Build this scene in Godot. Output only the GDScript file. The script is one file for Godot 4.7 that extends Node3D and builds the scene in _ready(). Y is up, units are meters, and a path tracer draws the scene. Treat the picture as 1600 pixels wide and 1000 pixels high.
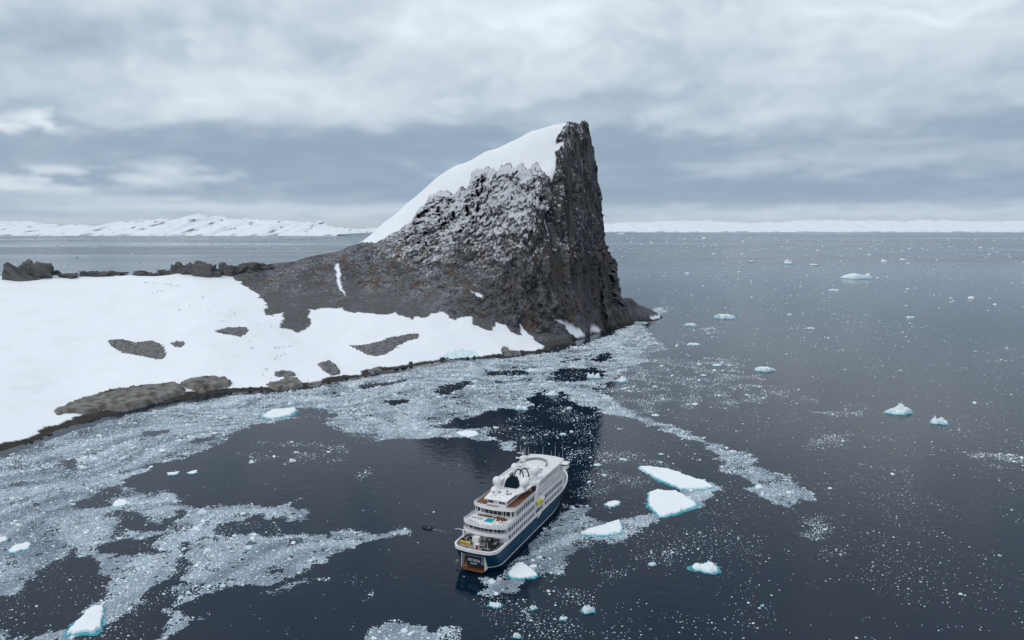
extends Node3D
# An ice strewn Antarctic bay: a snow capped rock peak, brash ice, floes and an expedition ship, under a low overcast.
# ---- measured layout of the place, in metres: east (x) and north (distance from the viewpoint); all on the ground or water
const TERRAIN_POINTS := [
	-312.9, 424.3, 0.3, -306.1, 449.8, 0.3, -300.9, 489.9, 0.3, -287.5, 523.8, 0.3, -271.2, 549.8, 0.3, -239.2, 583, 0.3, -194.4, 592.5, 0.3, -168, 615.1, 0.3,
	-140.8, 645.1, 0.3, -100.8, 694.2, 0.3, -66.4, 732.3, 0.3, -13.6, 751.1, 0.3, 35.4, 783.1, 0.3, 75.6, 836.5, 0.3, 126, 931.3, 0.3, 171.3, 1028.1, 0.3,
	219.8, 1164.8, 0.3, -302.9, 402.3, -5, -296.1, 427.8, -5, -290.9, 467.9, -5, -277.5, 501.8, -5, -261.2, 527.8, -5, -229.2, 561, -5, -184.4, 570.5, -5,
	-158, 593.1, -5, -130.8, 623.1, -5, -90.8, 672.2, -5, -56.4, 710.3, -5, -3.6, 729.1, -5, 45.4, 761.1, -5, 99.6, 824.5, -7, 150, 919.3, -7,
	195.3, 1016.1, -7, 243.8, 1152.8, -7, -345, 370, 0.3, -420, 300, 0.3, -320, 340, -5, -390, 270, -5, 246, 1180, -7, 225, 1200, -6,
	195, 1230, -6, 120, 1260, -6, 0, 1300, -5, -200, 1350, -5, -400, 1350, -5, -650, 1300, -5, -650, 250, 10, -650, 700, 60,
	-407.9, 560, 12.1, -490.8, 680, 35.8, -559.8, 780, 56.6, -372.8, 585, 6.6, -435.7, 690, 34.4, -496.1, 790, 55.6, -316.5, 600, 8.9, -366.3, 700, 32.9,
	-416.2, 800, 54.6, -272.6, 640, 18.2, -308.8, 730, 41.8, -349.3, 830, 62.7, -224.7, 670, 12.7, -245.3, 735, 27.8, -177.6, 700, 7.3, -193.2, 765, 23.4,
	-132.9, 735, 14.4, -140.6, 780, 28.3, -69.1, 765, 16.4, -72.1, 800, 27, -14.1, 782, 10.2, -14.6, 810, 20.5, -356.7, 500, 6.6, -333.4, 545, 2.7,
	-656.8, 855, 78.2, -618, 865, 78.3, -550, 880, 79.7, -482.2, 900, 76.8, -410.5, 920, 80.4, -356.6, 930, 84.8, -318.4, 940, 87.6, -296.2, 950, 90.5,
	-264.8, 960, 99.4, -236, 965, 103.5, -680, 960, 50, -560, 960, 50, -440, 960, 50, -330, 1000, 50, -250, 1040, 45, -600, 1100, 5,
	-400, 1120, 5, -250, 1150, 5, -214.4, 985, 112.4, -177, 1000, 142.9, -141.7, 1005, 171.9, -110.4, 1005, 195.5, -96.8, 1003, 208.3, -74.5, 1000, 221,
	-34.8, 995, 235.9, 0, 985, 250.9, 25.5, 975, 263, 50.4, 965, 267.4, 73.1, 955, 270.9, -178.9, 960, 119.8, -136.1, 962, 147.7, -111.9, 962, 172.8,
	-93.4, 965, 185.5, -60.2, 950, 182.3, -48.9, 962, 211.1, 0, 945, 216.3, 40.7, 930, 215.8, 55.6, 935, 233.9, 65.8, 945, 259.1, -318.3, 890, 69.5,
	-275.5, 830, 51.5, -235.9, 770, 29.7, -234.2, 815, 45.7, -253.2, 885, 69.9, -225.7, 920, 83.7, -206, 835, 51, -189, 880, 62.3, -195.9, 915, 84,
	-175.2, 812, 40.9, -133.4, 825, 44.6, -123.4, 862, 63.8, -127.4, 893, 85.2, -131.5, 925, 112.2, -81.3, 823, 44.8, -76.3, 852, 64.7, -79.5, 893, 101.1,
	-82.1, 928, 140.7, -36.9, 820, 37.7, -37.5, 838, 58.3, -35.3, 882, 101.5, -32.4, 915, 140.6, -33.1, 940, 181.8, 7.5, 830, 29, 7.6, 842, 50.3,
	7.7, 868, 102.1, 7.9, 893, 148.3, 8.1, 925, 189, 37.7, 835, 13.2, 38.4, 855, 41.3, 39, 876, 101.7, 39.4, 893, 156.1, 39.9, 908, 188,
	66.6, 870, 16, 67.4, 884, 46.1, 67.9, 898, 100.9, 68.3, 910, 156.5, 68.6, 920, 204.6, 73.3, 933, 241.6, 94.7, 915, 18.2, 95.3, 925, 50.3,
	95.8, 936, 99.5, 96.1, 946, 157.4, 93.2, 950, 215.1, 89.8, 955, 260.4, 116.5, 960, 21.1, 120.9, 965, 55.3, 119.4, 972, 98.1, 110.2, 975, 158.1,
	107.5, 975, 225.6, 101.2, 968, 256.3, 150.1, 1010, 47.1, 145.8, 1008, 69.8, 135.7, 1004, 104, 124.1, 1000, 128, 118.4, 1000, 154.3, 116.7, 998, 193.3,
	112.8, 992, 231.4, 87.7, 960, 267.6, 132.8, 985, 18.2, 153.7, 1020, 34.3, 175.9, 1060, 30.3, 179.3, 1050, 15.2, 200.2, 1115, 14.8, 139.4, 968, 11.4,
	155, 1035, 40, 70, 985, 262, 85, 975, 265, 95, 985, 250, 40, 1000, 245, 105, 1005, 225, 112, 1015, 185, 80, 1010, 235,
	60, 1025, 225, 0, 1025, 215, -40, 1025, 190, 128, 1020, 110, 142, 1022, 60, 140, 1060, 38, 118, 1035, 140, 100, 1050, 180,
	60, 1050, 210, 0, 1060, 190, -80, 1070, 140, -160, 1080, 90, 130, 1100, 30, 60, 1110, 110, 0, 1130, 100, -100, 1150, 50,
	60, 1180, 25, 180, 1150, 10, 200, 1180, 4, -200, 1040, 95, -130, 1040, 140,
]  # east, north, height triples that the island's surface passes through
const ROCK_AREA := [-355.1, 900, -336.3, 879, -309, 852, -287.5, 826, -278.2, 811, -273.8, 785, -263, 786, -258.2, 798, -244.2, 759, -229.6, 753, -220.2, 768, -224.2, 791, -232.3, 808, -219.6, 815, -205.7, 818, -186.7, 815, -174.2, 807, -152.9, 810, -131.7, 814, -115.2, 800, -96.2, 810, -80.8, 817, -64.1, 809, -45.5, 816, -41.3, 805, -27.4, 799, -15.4, 813, -17.7, 818, -7.4, 816, 2.2, 808, 12.5, 812, 10.4, 827, 17.8, 822, 27.9, 813, 35, 806, 35.7, 788, 60, 790, 135, 915, 175, 985, 235, 1120, 250, 1250, 150, 1260, 122, 1030, 112, 1000, 98, 972, 71.2, 951, 64.2, 945, 55.8, 941, 68.1, 928, 55.3, 930, 53.4, 923, 24.5, 934, -5, 947, -46.4, 963, -49.7, 961, -60.2, 950, -79.2, 957, -98.6, 966, -112.1, 964, -113.6, 962, -131.3, 958, -148.5, 958, -169.5, 955, -191.8, 960, -209.9, 978, -229.8, 1002, -243.7, 996, -258.8, 958, -275.7, 952, -287.9, 942, -330, 970, -351.9, 967]  # bare rock and scree of the peak
const SNOW_POCKETS := [[-229.6, 930, -222.5, 928, -215.3, 899, -204.7, 869, -196.8, 851, -206.6, 864, -218.3, 891], [-49.2, 845, -42.8, 839, -35.3, 839, -34.3, 831, -41.1, 833, -47.3, 838], [44.5, 852, 55.8, 861, 71, 876, 83.5, 882, 93, 888, 82.7, 872, 76.1, 869, 66.3, 865], [95.3, 912, 104, 924, 116.4, 929, 113.5, 925], [-10.4, 823, -5.9, 816, 0, 810, -7.3, 814], [55, 924, 32.7, 933, 40.2, 915, 51.3, 911, 54.6, 914]]  # snow lying in the rock
const ICE_BANK := [-83.1, 716, -67.4, 744, -53.2, 754, -39.6, 754, -33.8, 746, -36.9, 741, -66.6, 735]  # blue ice bank at the shore
const BRASH_FIELDS := {
	"shore": [-305.6, 384, -304.1, 412, -298, 437.4, -291.3, 473.7, -278.7, 507.2, -263.4, 533.5, -233.8, 569.3, -191.4, 583, -165.3, 604.9, -137.8, 631.1, -98.1, 674.9, -64.8, 714.5, -13.3, 736, 34.7, 766.8, 73.6, 813.4, 121.5, 897.4, 190.3, 1057.3, 220.2, 1155.8, 258.7, 1252.7, 253.3, 1164.8, 206.1, 1080.4, 182.4, 987.1, 176.1, 886.7, 177.4, 800.1, 149.4, 770.8, 139.4, 718, 117.1, 697.5, 96.4, 642.3, 79.6, 602.4, 56.3, 587.7, 42.7, 585.4, 20.9, 571.5, 11.3, 562.6, 13.9, 541.5, 10.6, 525.7, 0, 531.6, -14.4, 525.7, -32.3, 503.7, -49.1, 486.6, -58, 478.5, -47.8, 473.7, -30.3, 472.1, -16.7, 478.5, -10.7, 467.5, -16.9, 458.5, -10.2, 444.2, 0, 445.6, 5.9, 428.2, -3.9, 425.6, -11.4, 441.5, -22.7, 448.4, -35.4, 452.7, -46.3, 458.5, -57.7, 448.4, -86.3, 447, -92, 444.2, -105.3, 458.5, -127.3, 481.7, -132.4, 498.4, -152.2, 503.7, -163.9, 496.7, -177.9, 484.9, -184.8, 473.7, -186.3, 455.6, -184.8, 441.5, -190.5, 421.8, -202.5, 406.1, -207, 389.3, -208.8, 373.8, -206, 364.1, -194.7, 358.5, -177.9, 354.8, -167.9, 341.8, -156.1, 335.2, -141.1, 336.8, -130.7, 338.5, -121.2, 333.6, -114.7, 342.6, -105.7, 344.3, -110.5, 339.3, -105, 333.6, -96, 328.1, -97.4, 321.2, -102.3, 317.5, -108.2, 322, -113.2, 328.1, -119.8, 322.7, -125.7, 316.8, -132.3, 311.1, -134.4, 302.2, -138, 294.5, -143, 293.2, -139.3, 282.3, -137.9, 273.8, -137.8, 263.2, -136.6, 250.9, -138, 245.4, -135.6, 238.9, -135.4, 233.4, -139.3, 226.7, -142.3, 222.5, -137.5, 211.1, -178, 211.1],
	"tongue": [-136.1, 290.1, -131.8, 306.3, -111.9, 304.2, -92.1, 302.9, -81.1, 304.2, -77.7, 307.6, -58.4, 307.6, -47.7, 313.2, -44.8, 311.1, -49.4, 301.6, -57.1, 297, -66.8, 293.2, -73.7, 285.3, -75.8, 280, -83.9, 278.8, -84.4, 267.3, -96.7, 260.6, -102.7, 255.7, -113.4, 252.4, -119.5, 247.2, -126.8, 252.8, -123.3, 259.6, -128.7, 271.1, -136.4, 282.3],
	"sliver": [-93.5, 254.7, -85.8, 259.6, -77, 263.2, -73.1, 259.6, -81.4, 257.2, -90.4, 252.8],
	"patch": [-122.3, 243.2, -119.7, 247.7, -111.1, 238.9, -107.9, 231.4, -111.1, 221.7, -109.8, 214.5, -119.8, 218.1, -118.7, 228.6, -121.7, 233.4],
	"foot": [-47.3, 219.9, -43.2, 232.6, -33.2, 232.6, -21.6, 226.7, -15.8, 221, -16.2, 211.1, -46.5, 211.1],
	"lee": [-12.5, 264.7, -8.9, 268.4, 3.2, 285.3, 10.6, 306.3, 21.4, 318.3, 27.7, 337.6, 36.1, 337.6, 32.9, 329.6, 33.6, 322, 44.6, 318.3, 55.9, 320.5, 59.6, 328.1, 66.1, 329.6, 70.9, 325, 62.1, 316.8, 55.2, 307.6, 41.8, 297.7, 27.2, 290.1, 26.8, 285.3, 21, 279.4, 19.3, 272.7, 13.9, 267.3, 6.2, 262.2, 3.6, 255.7, -4.3, 250.9, -8.9, 248.2, -13.1, 252.4, -13.4, 258.1],
	"floes": [106.7, 373.8, 110.2, 362.2, 102.1, 352.2, 94.1, 339.3, 72.7, 325, 65.6, 327.3, 78.6, 337.6, 89, 354.8, 96.7, 366],
	"river": [49.8, 607.4, 74, 592.5, 79.7, 556.1, 92.6, 505.4, 110.2, 486.6, 118, 458.5, 130.5, 436.1, 139.6, 424.3, 143.7, 409.6, 138.7, 400.3, 149.1, 378.8, 155.8, 353, 142.5, 344.3, 138.9, 333.6, 130.4, 340.1, 123.4, 359.4, 125.8, 371.8, 119.8, 392.5, 120.7, 406.1, 125.2, 421.8, 120.8, 437.4, 106.3, 463, 90.4, 493.3, 70.9, 516.3, 60.8, 531.6, 49.9, 545.6, 41.7, 571.5],
	"clot": [3.4, 238.9, 6.8, 239.7, 7.6, 234.3, 4.8, 231.4, 2.9, 235.5],
}  # closed fields of brash ice on the water
const OPEN_LEADS := [[-156.6, 304.2, -166.4, 302.2, -176.9, 290.1, -165.2, 281.1, -147.1, 284.7],
	[-184.5, 291.3, -185.1, 273.8, -188, 268.4, -182.9, 258.1, -187.6, 250.9, -196.8, 247.2, -180.6, 225.5, -172.5, 226.3, -150.6, 227.5, -152.6, 241.9, -150.1, 245.4, -154, 263.2, -173.4, 279.4],
	[-218.8, 341.8, -216.8, 359.4, -206, 364.1, -199.7, 358.5, -197.4, 339.3, -206.5, 336],
	[-71, 585.4, -53.2, 615.1, -42.9, 628.4, -34, 623, -43, 590.1, -55, 573.8],
	[-136.1, 597.4, -126.5, 617.7, -108.2, 625.7, -89.8, 636.7, -103.2, 612.5, -122.5, 597.4],
	[-101.2, 554, -81.3, 556.1, -88.4, 537.5],
	[-165.9, 525.7, -150.1, 529.6, -130, 516.3, -132.5, 489.9, -156.9, 503.7],
	[-27.2, 665.7, -6.1, 674.9, 16.1, 681.2, 13.1, 656.7, -8.9, 650.9],
	[33.3, 642.3, 44.5, 681.2, 78, 687.6, 86.7, 671.8, 84, 636.7, 56.9, 625.7, 36.7, 620.4],
	[17.3, 576.1, 27, 592.5, 27.7, 573.8],
	[82.6, 728.7, 103.3, 787.3, 105.3, 739.7, 93.5, 711],
	[45.4, 714.5, 67, 739.7, 82.2, 743.5, 58.6, 718],
	[-246.1, 466, -233.2, 472.1, -229.5, 464.5, -237.2, 452.7],
	[-206.6, 454.1, -195.9, 458.5, -192.1, 444.2, -200.3, 444.2],
	[-265.4, 406.1, -261.5, 415.6, -244.1, 389.3, -253.8, 389.3],
	[-194.2, 329.6, -182.8, 329.6, -163.4, 318.3, -159.8, 329.6, -154.7, 332, -155.4, 307.6, -177.4, 311.1]]  # open water inside them
const LOOSE_FIELDS := [[0.3, [56, 615.1, 144.1, 739.7, 191.1, 739.7, 238.2, 751.1, 228.9, 671.8, 229.6, 615.1, 241.9, 551.9, 211.7, 571.5, 173.1, 525.7, 139.5, 535.5, 93.5, 510.8, 74.2, 541.5]],
	[0.45, [190, 674.9, 223.4, 662.7, 227.4, 615.1, 243.6, 549.8, 211.7, 571.5, 195.5, 592.5]],
	[0.5, [186.6, 714.5, 234.8, 751.1, 216.2, 700.8, 167.8, 671.8]],
	[0.4, [219.2, 521.9, 261.7, 520.1, 249.1, 503.7, 226.1, 503.7]],
	[0.4, [438.8, 1418.9, 618.9, 1600.3, 618.6, 1534.9, 460.4, 1418.9]],
	[0.35, [258.1, 980.6, 281.8, 967.8, 251, 871]],
	[0.38, [267.7, 444.2, 281.6, 424.3, 322, 415.6, 294.6, 378.8, 272.2, 398.1]],
	[0.3, [181.6, 433.4, 205.2, 455.6, 230.4, 469, 212.5, 444.2, 187.2, 423.1]],
	[0.45, [137, 320.5, 148.2, 325, 147.1, 309.7, 135, 299.6, 127.5, 297]],
	[0.16, [92.9, 291.3, 106, 297.7, 139.4, 291.3, 135.3, 282.3, 101.2, 283.5]],
	[0.12, [9.6, 525.7, 72.8, 615.1, 53.9, 444.2, 23.8, 430.8, 0, 444.2, -13, 473.7]],
	[0.22, [33.7, 430.8, 53.1, 444.2, 100.8, 389.3, 67.5, 364.1, 29, 346]],
	[0.2, [-183.9, 444.2, -151.2, 444.2, -104.7, 437.4, -95.6, 406.1, -132.1, 397, -152.9, 403.8]],
	[0.22, [-87.6, 394.7, -75.4, 378.8, -67.5, 364.1, -69.5, 356.6, -85.9, 378.8]],
	[0.4, [-70.6, 267.3, -63.5, 269.5, -55.6, 258.1, -51.5, 237.6, -52.7, 225.5, -55.3, 227.5, -55.1, 241.9, -59.2, 255.7, -68.9, 260.6]],
	[0.2, [-13, 248.6, 0, 253.3, 7.1, 248.6, 34.8, 263.2, 46.8, 276.6, 69, 294.5, 69, 282.3, 48.5, 271.1, 15.8, 237.6, 34.7, 227.5, 29.2, 218.1, -4.2, 218.1, -6.7, 235.5]],
	[0.3, [-190, 250.9, -182.9, 258.1, -154, 263.2, -147.3, 285.3, -135.3, 282.3, -125.4, 263.2, -128.2, 253.3, -136.6, 253.3, -143.5, 244.1, -151.5, 241.9, -151.7, 227.5, -173.4, 227.5]],
	[0.12, [-112.8, 237.6, -110.5, 218.1, -141.7, 218.1, -134.3, 235.5, -135.4, 250.9, -127, 253.3, -116.7, 246.3]],
	[0.16, [-133.8, 311.1, -107.7, 320.5, -99.7, 304.2, -128.9, 306.3]],
	[0.15, [35.8, 656.7, 90.5, 687.6, 82.2, 623, 36.4, 615.1]],
	[0.06, [33.1, 307.6, 100.6, 337.6, 99.4, 294.5, 31.2, 276.6]]]  # scattered pieces: share of the water covered, outline
const FLOES := [
	["long wedge shaped white floe with a turquoise edge, right of the ship", 1.2, 1.0, [72.4, 394, 78.4, 394.5, 85, 391.2, 91, 385.8, 96.3, 378.5, 103, 370.4, 105.9, 363.2, 99.5, 360.4, 91.7, 359.4, 87.2, 361.8, 83.6, 368, 79.7, 374.2, 76, 381.9, 73.2, 388.5]],
	["five sided flat white floe just below the long wedge floe", 1.1, 0.9, [70.2, 353.7, 74.7, 357.6, 84.4, 356.5, 87.7, 349.7, 89, 343.2, 90.7, 338.4, 88.6, 335.3, 80.7, 329.9, 72.6, 324.6, 70.2, 323.7, 68.8, 329.9, 67.5, 337.4]],
	["pale pointed floe lying in the brash to the right of the ship", 1.3, 0.7, [30.9, 303.7, 34.5, 307.6, 38.4, 310.2, 44, 313.8, 49.7, 318, 49.8, 310.7, 48.5, 305.4, 44, 303.7, 39.7, 302.8, 34.7, 303.2]],
	["smooth white floe in the brash beside the ship's stern", 1.0, 0.45, [-1.3, 266.9, -0.1, 272, 1.3, 275.1, 4.5, 275.9, 5.9, 272.9, 8.3, 269.6, 10, 266.4, 8.4, 264.6, 4.4, 263.8, 0, 263.8]],
	["tall rounded white floe near the bottom left corner, turquoise below", 1.4, 0.9, [-148.8, 224.6, -149.3, 228.5, -150.1, 232.2, -149.6, 234.6, -151, 239.4, -149.5, 241.6, -146.9, 242.1, -144.8, 239.4, -143, 234.1, -139.9, 228, -141.3, 225.6, -144.5, 226.5, -146.5, 225.3]],
	["flat floe with a bright turquoise foot close to the snowy shore", 1.6, 1.1, [-180.2, 504.8, -179.9, 513.9, -178.8, 521.4, -170.5, 525.3, -163.7, 526.7, -160.4, 520.5, -161.4, 507.5, -166.7, 502.1, -173, 500.3]],
	["small white floe alone in the brash at the left edge", 0.8, 0.3, [-212, 287.8, -212.4, 290.8, -211.5, 294, -208.9, 295.2, -206.8, 293, -205.9, 288.8, -208.2, 286.3, -210.1, 285.5]],
	["small floe cut by the left edge of the picture", 0.7, 0.3, [-225.7, 297.4, -225.2, 300.7, -222.3, 301, -220.5, 298, -221.4, 295.3]],
	["white floe at the corner of the open lead on the left", 0.8, 0.3, [-196.2, 337.3, -197.3, 344.4, -194.3, 344, -190.4, 341.9, -190.5, 337.7, -193.7, 335.6]],
	["left of two slim white floes in the dark lead", 0.6, 0.2, [-191.6, 384.4, -189.4, 385.4, -185.8, 386, -185, 381.7, -188.8, 380.5]],
	["right of two slim white floes in the dark lead", 0.6, 0.2, [-180.3, 384.4, -178.1, 388.1, -176.7, 388.4, -175.4, 384.9, -178.2, 382.3]],
	["oval white floe in dark water above the pointed floe", 0.8, 0.3, [45.7, 338.7, 48, 341.4, 52.6, 342.7, 53.7, 340.8, 51.4, 337.3, 47.6, 335.2]],
	["white floe at the end of the thin ice tongue behind the ship", 0.9, 0.3, [-37, 462.9, -30.9, 467.5, -24, 465.9, -22, 459.9, -25.9, 454, -32.6, 455.4]],
]  # label, height above water, width of the blue foot, outline of the top
const GROWLERS := [
	["lumpy white growler on a bright blue foot, right of the ship's stern", 77.9, 272.2, 12.5, 4.6, 1],
	["jagged white berg with a leaning peak at the far right", 285, 516.3, 21.0, 9.5, 2],
	["low white berg at the far right, beside the jagged one", 299.1, 488.2, 13.6, 5.9, 1],
	["slab shaped berg in open water right of the peak", 322.7, 1080.4, 35.0, 8.7, 0],
	["long arched iceberg far out on the right", 935.2, 1952.8, 97.9, 19.2, 3],
	["small spired iceberg far out beyond the arched one", 1066.5, 2776.7, 39.7, 19.9, 2],
	["low flat growler on the calm water right of the peak", 242.2, 674.9, 20.9, 5.5, 0],
	["small growler off the rocky point", 249.8, 993.7, 17.9, 5.4, 0],
	["pale low growler off the rocky point, below the small one", 211.6, 827.1, 16.5, 3.7, 0],
	["pale blue growler in the dark reflection of the peak", 74.2, 642.3, 14.7, 5.3, 1],
	["pointed white growler at the edge of the peak's reflection", 97.9, 625.7, 12.6, 6.3, 2],
	["white growler with blue foot above the dark reflection", 32.5, 573.8, 11.6, 5.3, 2],
	["turquoise sided growler in the brash under the cliffs", 18.9, 671.8, 13.5, 3.7, 1],
	["white growler on the edge of the dark open water", 7.2, 527.7, 10.7, 3.9, 0],
	["small growler in the dark reflection behind the ship", 33.8, 460, 4.7, 1.7, 0],
	["chunky white growler in the brash near the snowy shore", -144.8, 531.6, 7.8, 3.9, 1],
	["pale blue growler between the shore and the turquoise footed floe", -170.7, 541.5, 7.0, 3.5, 1],
	["white growler on the left brash tongue", -112.1, 290.1, 4.3, 2.3, 1],
	["small growler below the ship with crumbs around it", 27.1, 239.7, 5.4, 3.2, 1],
	["small white growler in the brash wake near the bottom", 17.8, 234.7, 2.9, 1.7, 1],
	["rounded growler trailing from the brash below the ship", -6, 243.7, 5.5, 2.5, 1],
	["little growler beside the rounded one below the ship", 7.6, 241.5, 2.7, 2.0, 1],
	["small growler at the bottom edge below the ship", 1.7, 223.6, 3.3, 2.1, 1],
	["far tiny iceberg with a sharp tip near the horizon on the right", 1523.2, 2937.9, 31.5, 13.1, 2],
	["little growler right of the long ice tongue", 203.5, 700.8, 10.2, 2.5, 0],
	["tiny growler in the pale streaks off the point", 176.9, 650.9, 7.1, 1.8, 0],
	["flat growler halfway to the arched iceberg", 704.3, 1566.9, 25.3, 4.2, 0],
	["growler far right on the grey water", 604.7, 1080.4, 13.6, 3.9, 1],
	["small growler left of the far right one", 434.3, 1112.7, 10.0, 4.0, 1],
	["growler between the slab berg and the streaks", 404.8, 961.5, 10.4, 3.5, 1],
	["little white growler among the scattered ice on the right", 104.4, 509, 6.6, 1.9, 1],
	["small pale floe of ice between the tongue and the wedge floe", 89.8, 418.1, 3.5, 1.2, 0],
	["small growler left of the wedge shaped floe", 48.9, 398.1, 4.9, 1.9, 1],
	["growler right of the ship's bow", 64.8, 408.4, 3.8, 1.5, 1],
	["tiny iceberg just under the far ice cliffs", 2570.7, 17056.6, 182.8, 30.5, 1],
	["little iceberg left of the spired one", 1045.6, 3730.7, 26.7, 10.0, 1],
	["low ice slab right of the spired iceberg", 1127, 2678.6, 35.9, 4.8, 0],
	["low ice slab near the horizon right of centre", 978.8, 2937.9, 23.6, 5.3, 0],
	["low ice slab near the far right horizon", 1694.3, 3118.8, 30.7, 5.6, 0],
	["low drifting slab below the far right horizon", 1531.7, 2776.7, 19.9, 5.0, 0],
]  # label, east, north, width, height, kind (0 slab, 1 lumpy, 2 peaked, 3 arched)
const OUTCROPS := [
	["long brown grey rock outcrop above the left beach, longer half", 4.2, [-330.9, 505, -333.3, 517, -333.4, 545, -327.2, 565, -314.9, 576, -298.3, 585, -282.4, 591, -271.5, 582, -266, 572, -270.4, 559, -276.4, 545, -280.7, 534, -286.6, 522, -293.9, 518, -302, 520, -302.2, 512, -306.1, 505, -320, 503, -321.8, 495]],
	["blunt brown rock outcrop at the right end of the long one", 4.2, [-277.7, 590, -264.1, 605, -249.6, 610, -240, 602, -238.1, 594, -243.4, 587, -252.4, 583, -254.4, 575, -263.5, 578, -271.1, 581]],
	["large flat patch of grey scree in the left snowfield", 0.8, [-387.1, 678, -375.2, 681, -357.4, 676, -346.6, 679, -329.2, 668, -316.8, 649, -315.2, 638, -323.4, 637, -341.8, 645, -360.6, 653, -377.7, 665]],
	["small scree patch just right of the large flat one", 0.7, [-324.7, 674, -315.9, 679, -310.9, 673, -310.5, 664, -319.7, 667]],
	["ragged dark scree patch below the walkers' track", 1.0, [-295.9, 707, -289.2, 721, -273.4, 731, -267.6, 720, -267.9, 703, -282, 702, -294.2, 706]],
	["leaf shaped patch of dark scree in the snow under the cliffs", 0.8, [-168.8, 732, -156, 734, -141.2, 744, -129.9, 757, -118.6, 764, -101, 772, -100.3, 761, -112, 751, -118.9, 739, -126.8, 718, -135.1, 710, -148.7, 714]],
	["low grey rocks above the landing place", 2.0, [-212.5, 632, -206.4, 640, -195.6, 637, -193.8, 627, -200.8, 622, -207.5, 620]],
	["grey rock slab leaning down to the shore right of the landing", 2.0, [-187, 676, -178.6, 691, -168.2, 674, -157.5, 649, -162.7, 639, -171.9, 648]],
	["pale grey shore boulder at the landing place", 4.5, [-203.6, 601, -199.3, 617, -188.4, 618, -180.5, 606, -180.6, 593, -192.4, 586, -202.5, 591, -211, 602]],
	["dark rock knob at the snow edge under the ice bank", 3.0, [-11.9, 772, -7, 777, -2.1, 765, 8.3, 767, 10.3, 759, -6.8, 751, -11.7, 762]],
	["dark boulder on the beach strip left of the ice bank", 2.5, [-135.9, 668, -128.6, 681, -123.8, 668, -130.8, 654]],
	["dark rock heap in the shallows right of the landing", 2.0, [-179.1, 611, -168.8, 618, -163.4, 608, -172, 599]],
	["brown rock awash off the beach", 1.6, [-68.7, 674.9, -63.3, 697.5, -55.8, 690.9, -57.1, 668.8]],
]  # label, height above the snow, outline
const RIDGE_ROCKS := [
	["big square dark crag on the left end of the ridge", -574.3, 851.4, 34.5, 23.0],
	["lower half of the crag, leaning against its right side", -572.8, 875.1, 20.2, 14.5],
	["small dark rocks right of the big crag", -555, 871.7, 12.4, 5.3],
	["dark wedge rock on the ridge right of the crag", -534.1, 864.5, 18.4, 5.2],
	["left end of the long low rock rib on the ridge", -518.7, 876.7, 15.6, 6.0],
	["middle of the long low rock rib on the ridge", -501.6, 879, 23.4, 6.0],
	["right tail of the long low rock rib", -487.3, 888.2, 17.3, 4.0],
	["low brown rock on the snowy ridge crest", -464.2, 894.8, 15.9, 6.1],
	["flat dark slab left of the paired ridge rocks", -444.8, 886.8, 12.6, 4.0],
	["dark rock beside the brown one on the ridge", -436.2, 897.8, 15.9, 6.8],
	["pointed left one of the paired ridge rocks", -417.3, 896.8, 15.9, 11.5],
	["blunt right one of the paired ridge rocks", -400.6, 888.2, 17.3, 11.4],
	["broad blocky ridge rock right of the pair", -380.7, 885.5, 28.2, 16.0],
	["low block filling the gap right of the blocky rock", -368.3, 889.3, 14.2, 9.4],
	["upright ridge rock right of the gap block", -358, 896.3, 17.5, 13.5],
	["dark ridge rock before the red one", -347.1, 905.3, 17.7, 9.6],
	["reddish dark ridge rock next to the scree slope", -334.3, 915.8, 22.7, 9.0],
	["last low ridge rock at the top of the scree", -319.7, 920.4, 21.2, 6.9],
]  # label, east, north, width, height
const WALKERS := [-435.3, 848, -433.5, 848, -431.7, 848, -424.8, 847, -410.2, 845, -407.4, 845, -404.8, 846, -401.8, 844, -394, 842, -405.2, 826, -408.1, 823, -412, 818, -350.2, 806, -349.2, 807, -353.4, 781, -357.8, 765, -356.4, 765, -323.5, 758, -297.9, 764, -298.9, 733, -265.8, 744, -253.1, 747, -257.7, 697, -251, 681, -250.1, 682, -233.6, 696, -231.8, 697, -229.7, 699, -226.2, 703, -222.3, 707, -220.3, 709, -220.7, 687, -221.7, 678, -224.1, 674, -222.9, 665, -221, 636, -221.9, 634, -219.5, 620, -210.3, 614]  # people on the snow, from the ridge down to the landing
const RED_JACKET := [-178.3, 616]
const RUBBER_BOAT := [-38.7, 311.1]

var rng := RandomNumberGenerator.new()
var used := {}
var height_img: Image
const GX0 := -700.0
const GD0 := 240.0
const GW := 1000.0
const GH := 1080.0
const GSTEP := 4.0
const SHIP_X := -14.3    # the ship's stern on the water line, and her heading
const SHIP_D := 270.6
const SHIP_A := 0.41888

# ------------------------------------------------------------------ helpers
func numbered(called: String) -> String:
	if not used.has(called):
		used[called] = 0
		return called
	used[called] += 1
	return "%s_%03d" % [called, used[called]]

func tag(o: Node, label: String, category: String, group := "", kind := "") -> void:
	if label: o.set_meta("label", label)
	if category: o.set_meta("category", category)
	if group: o.set_meta("group", group)
	if kind: o.set_meta("kind", kind)

func thing(called: String, label: String, category: String, at := Vector3.ZERO, turn := 0.0, group := "") -> Node3D:
	var o := Node3D.new()
	o.name = numbered(called)
	add_child(o)
	o.position = at
	o.rotation.y = turn
	tag(o, label, category, group)
	return o

func obj(called: String, mesh: Mesh, material: Material, parent: Node = null) -> MeshInstance3D:
	var o := MeshInstance3D.new()
	o.mesh = mesh
	o.material_override = material
	if parent == null:
		o.name = numbered(called)
		add_child(o)
	else:
		o.name = called
		parent.add_child(o, true)
	return o

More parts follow.
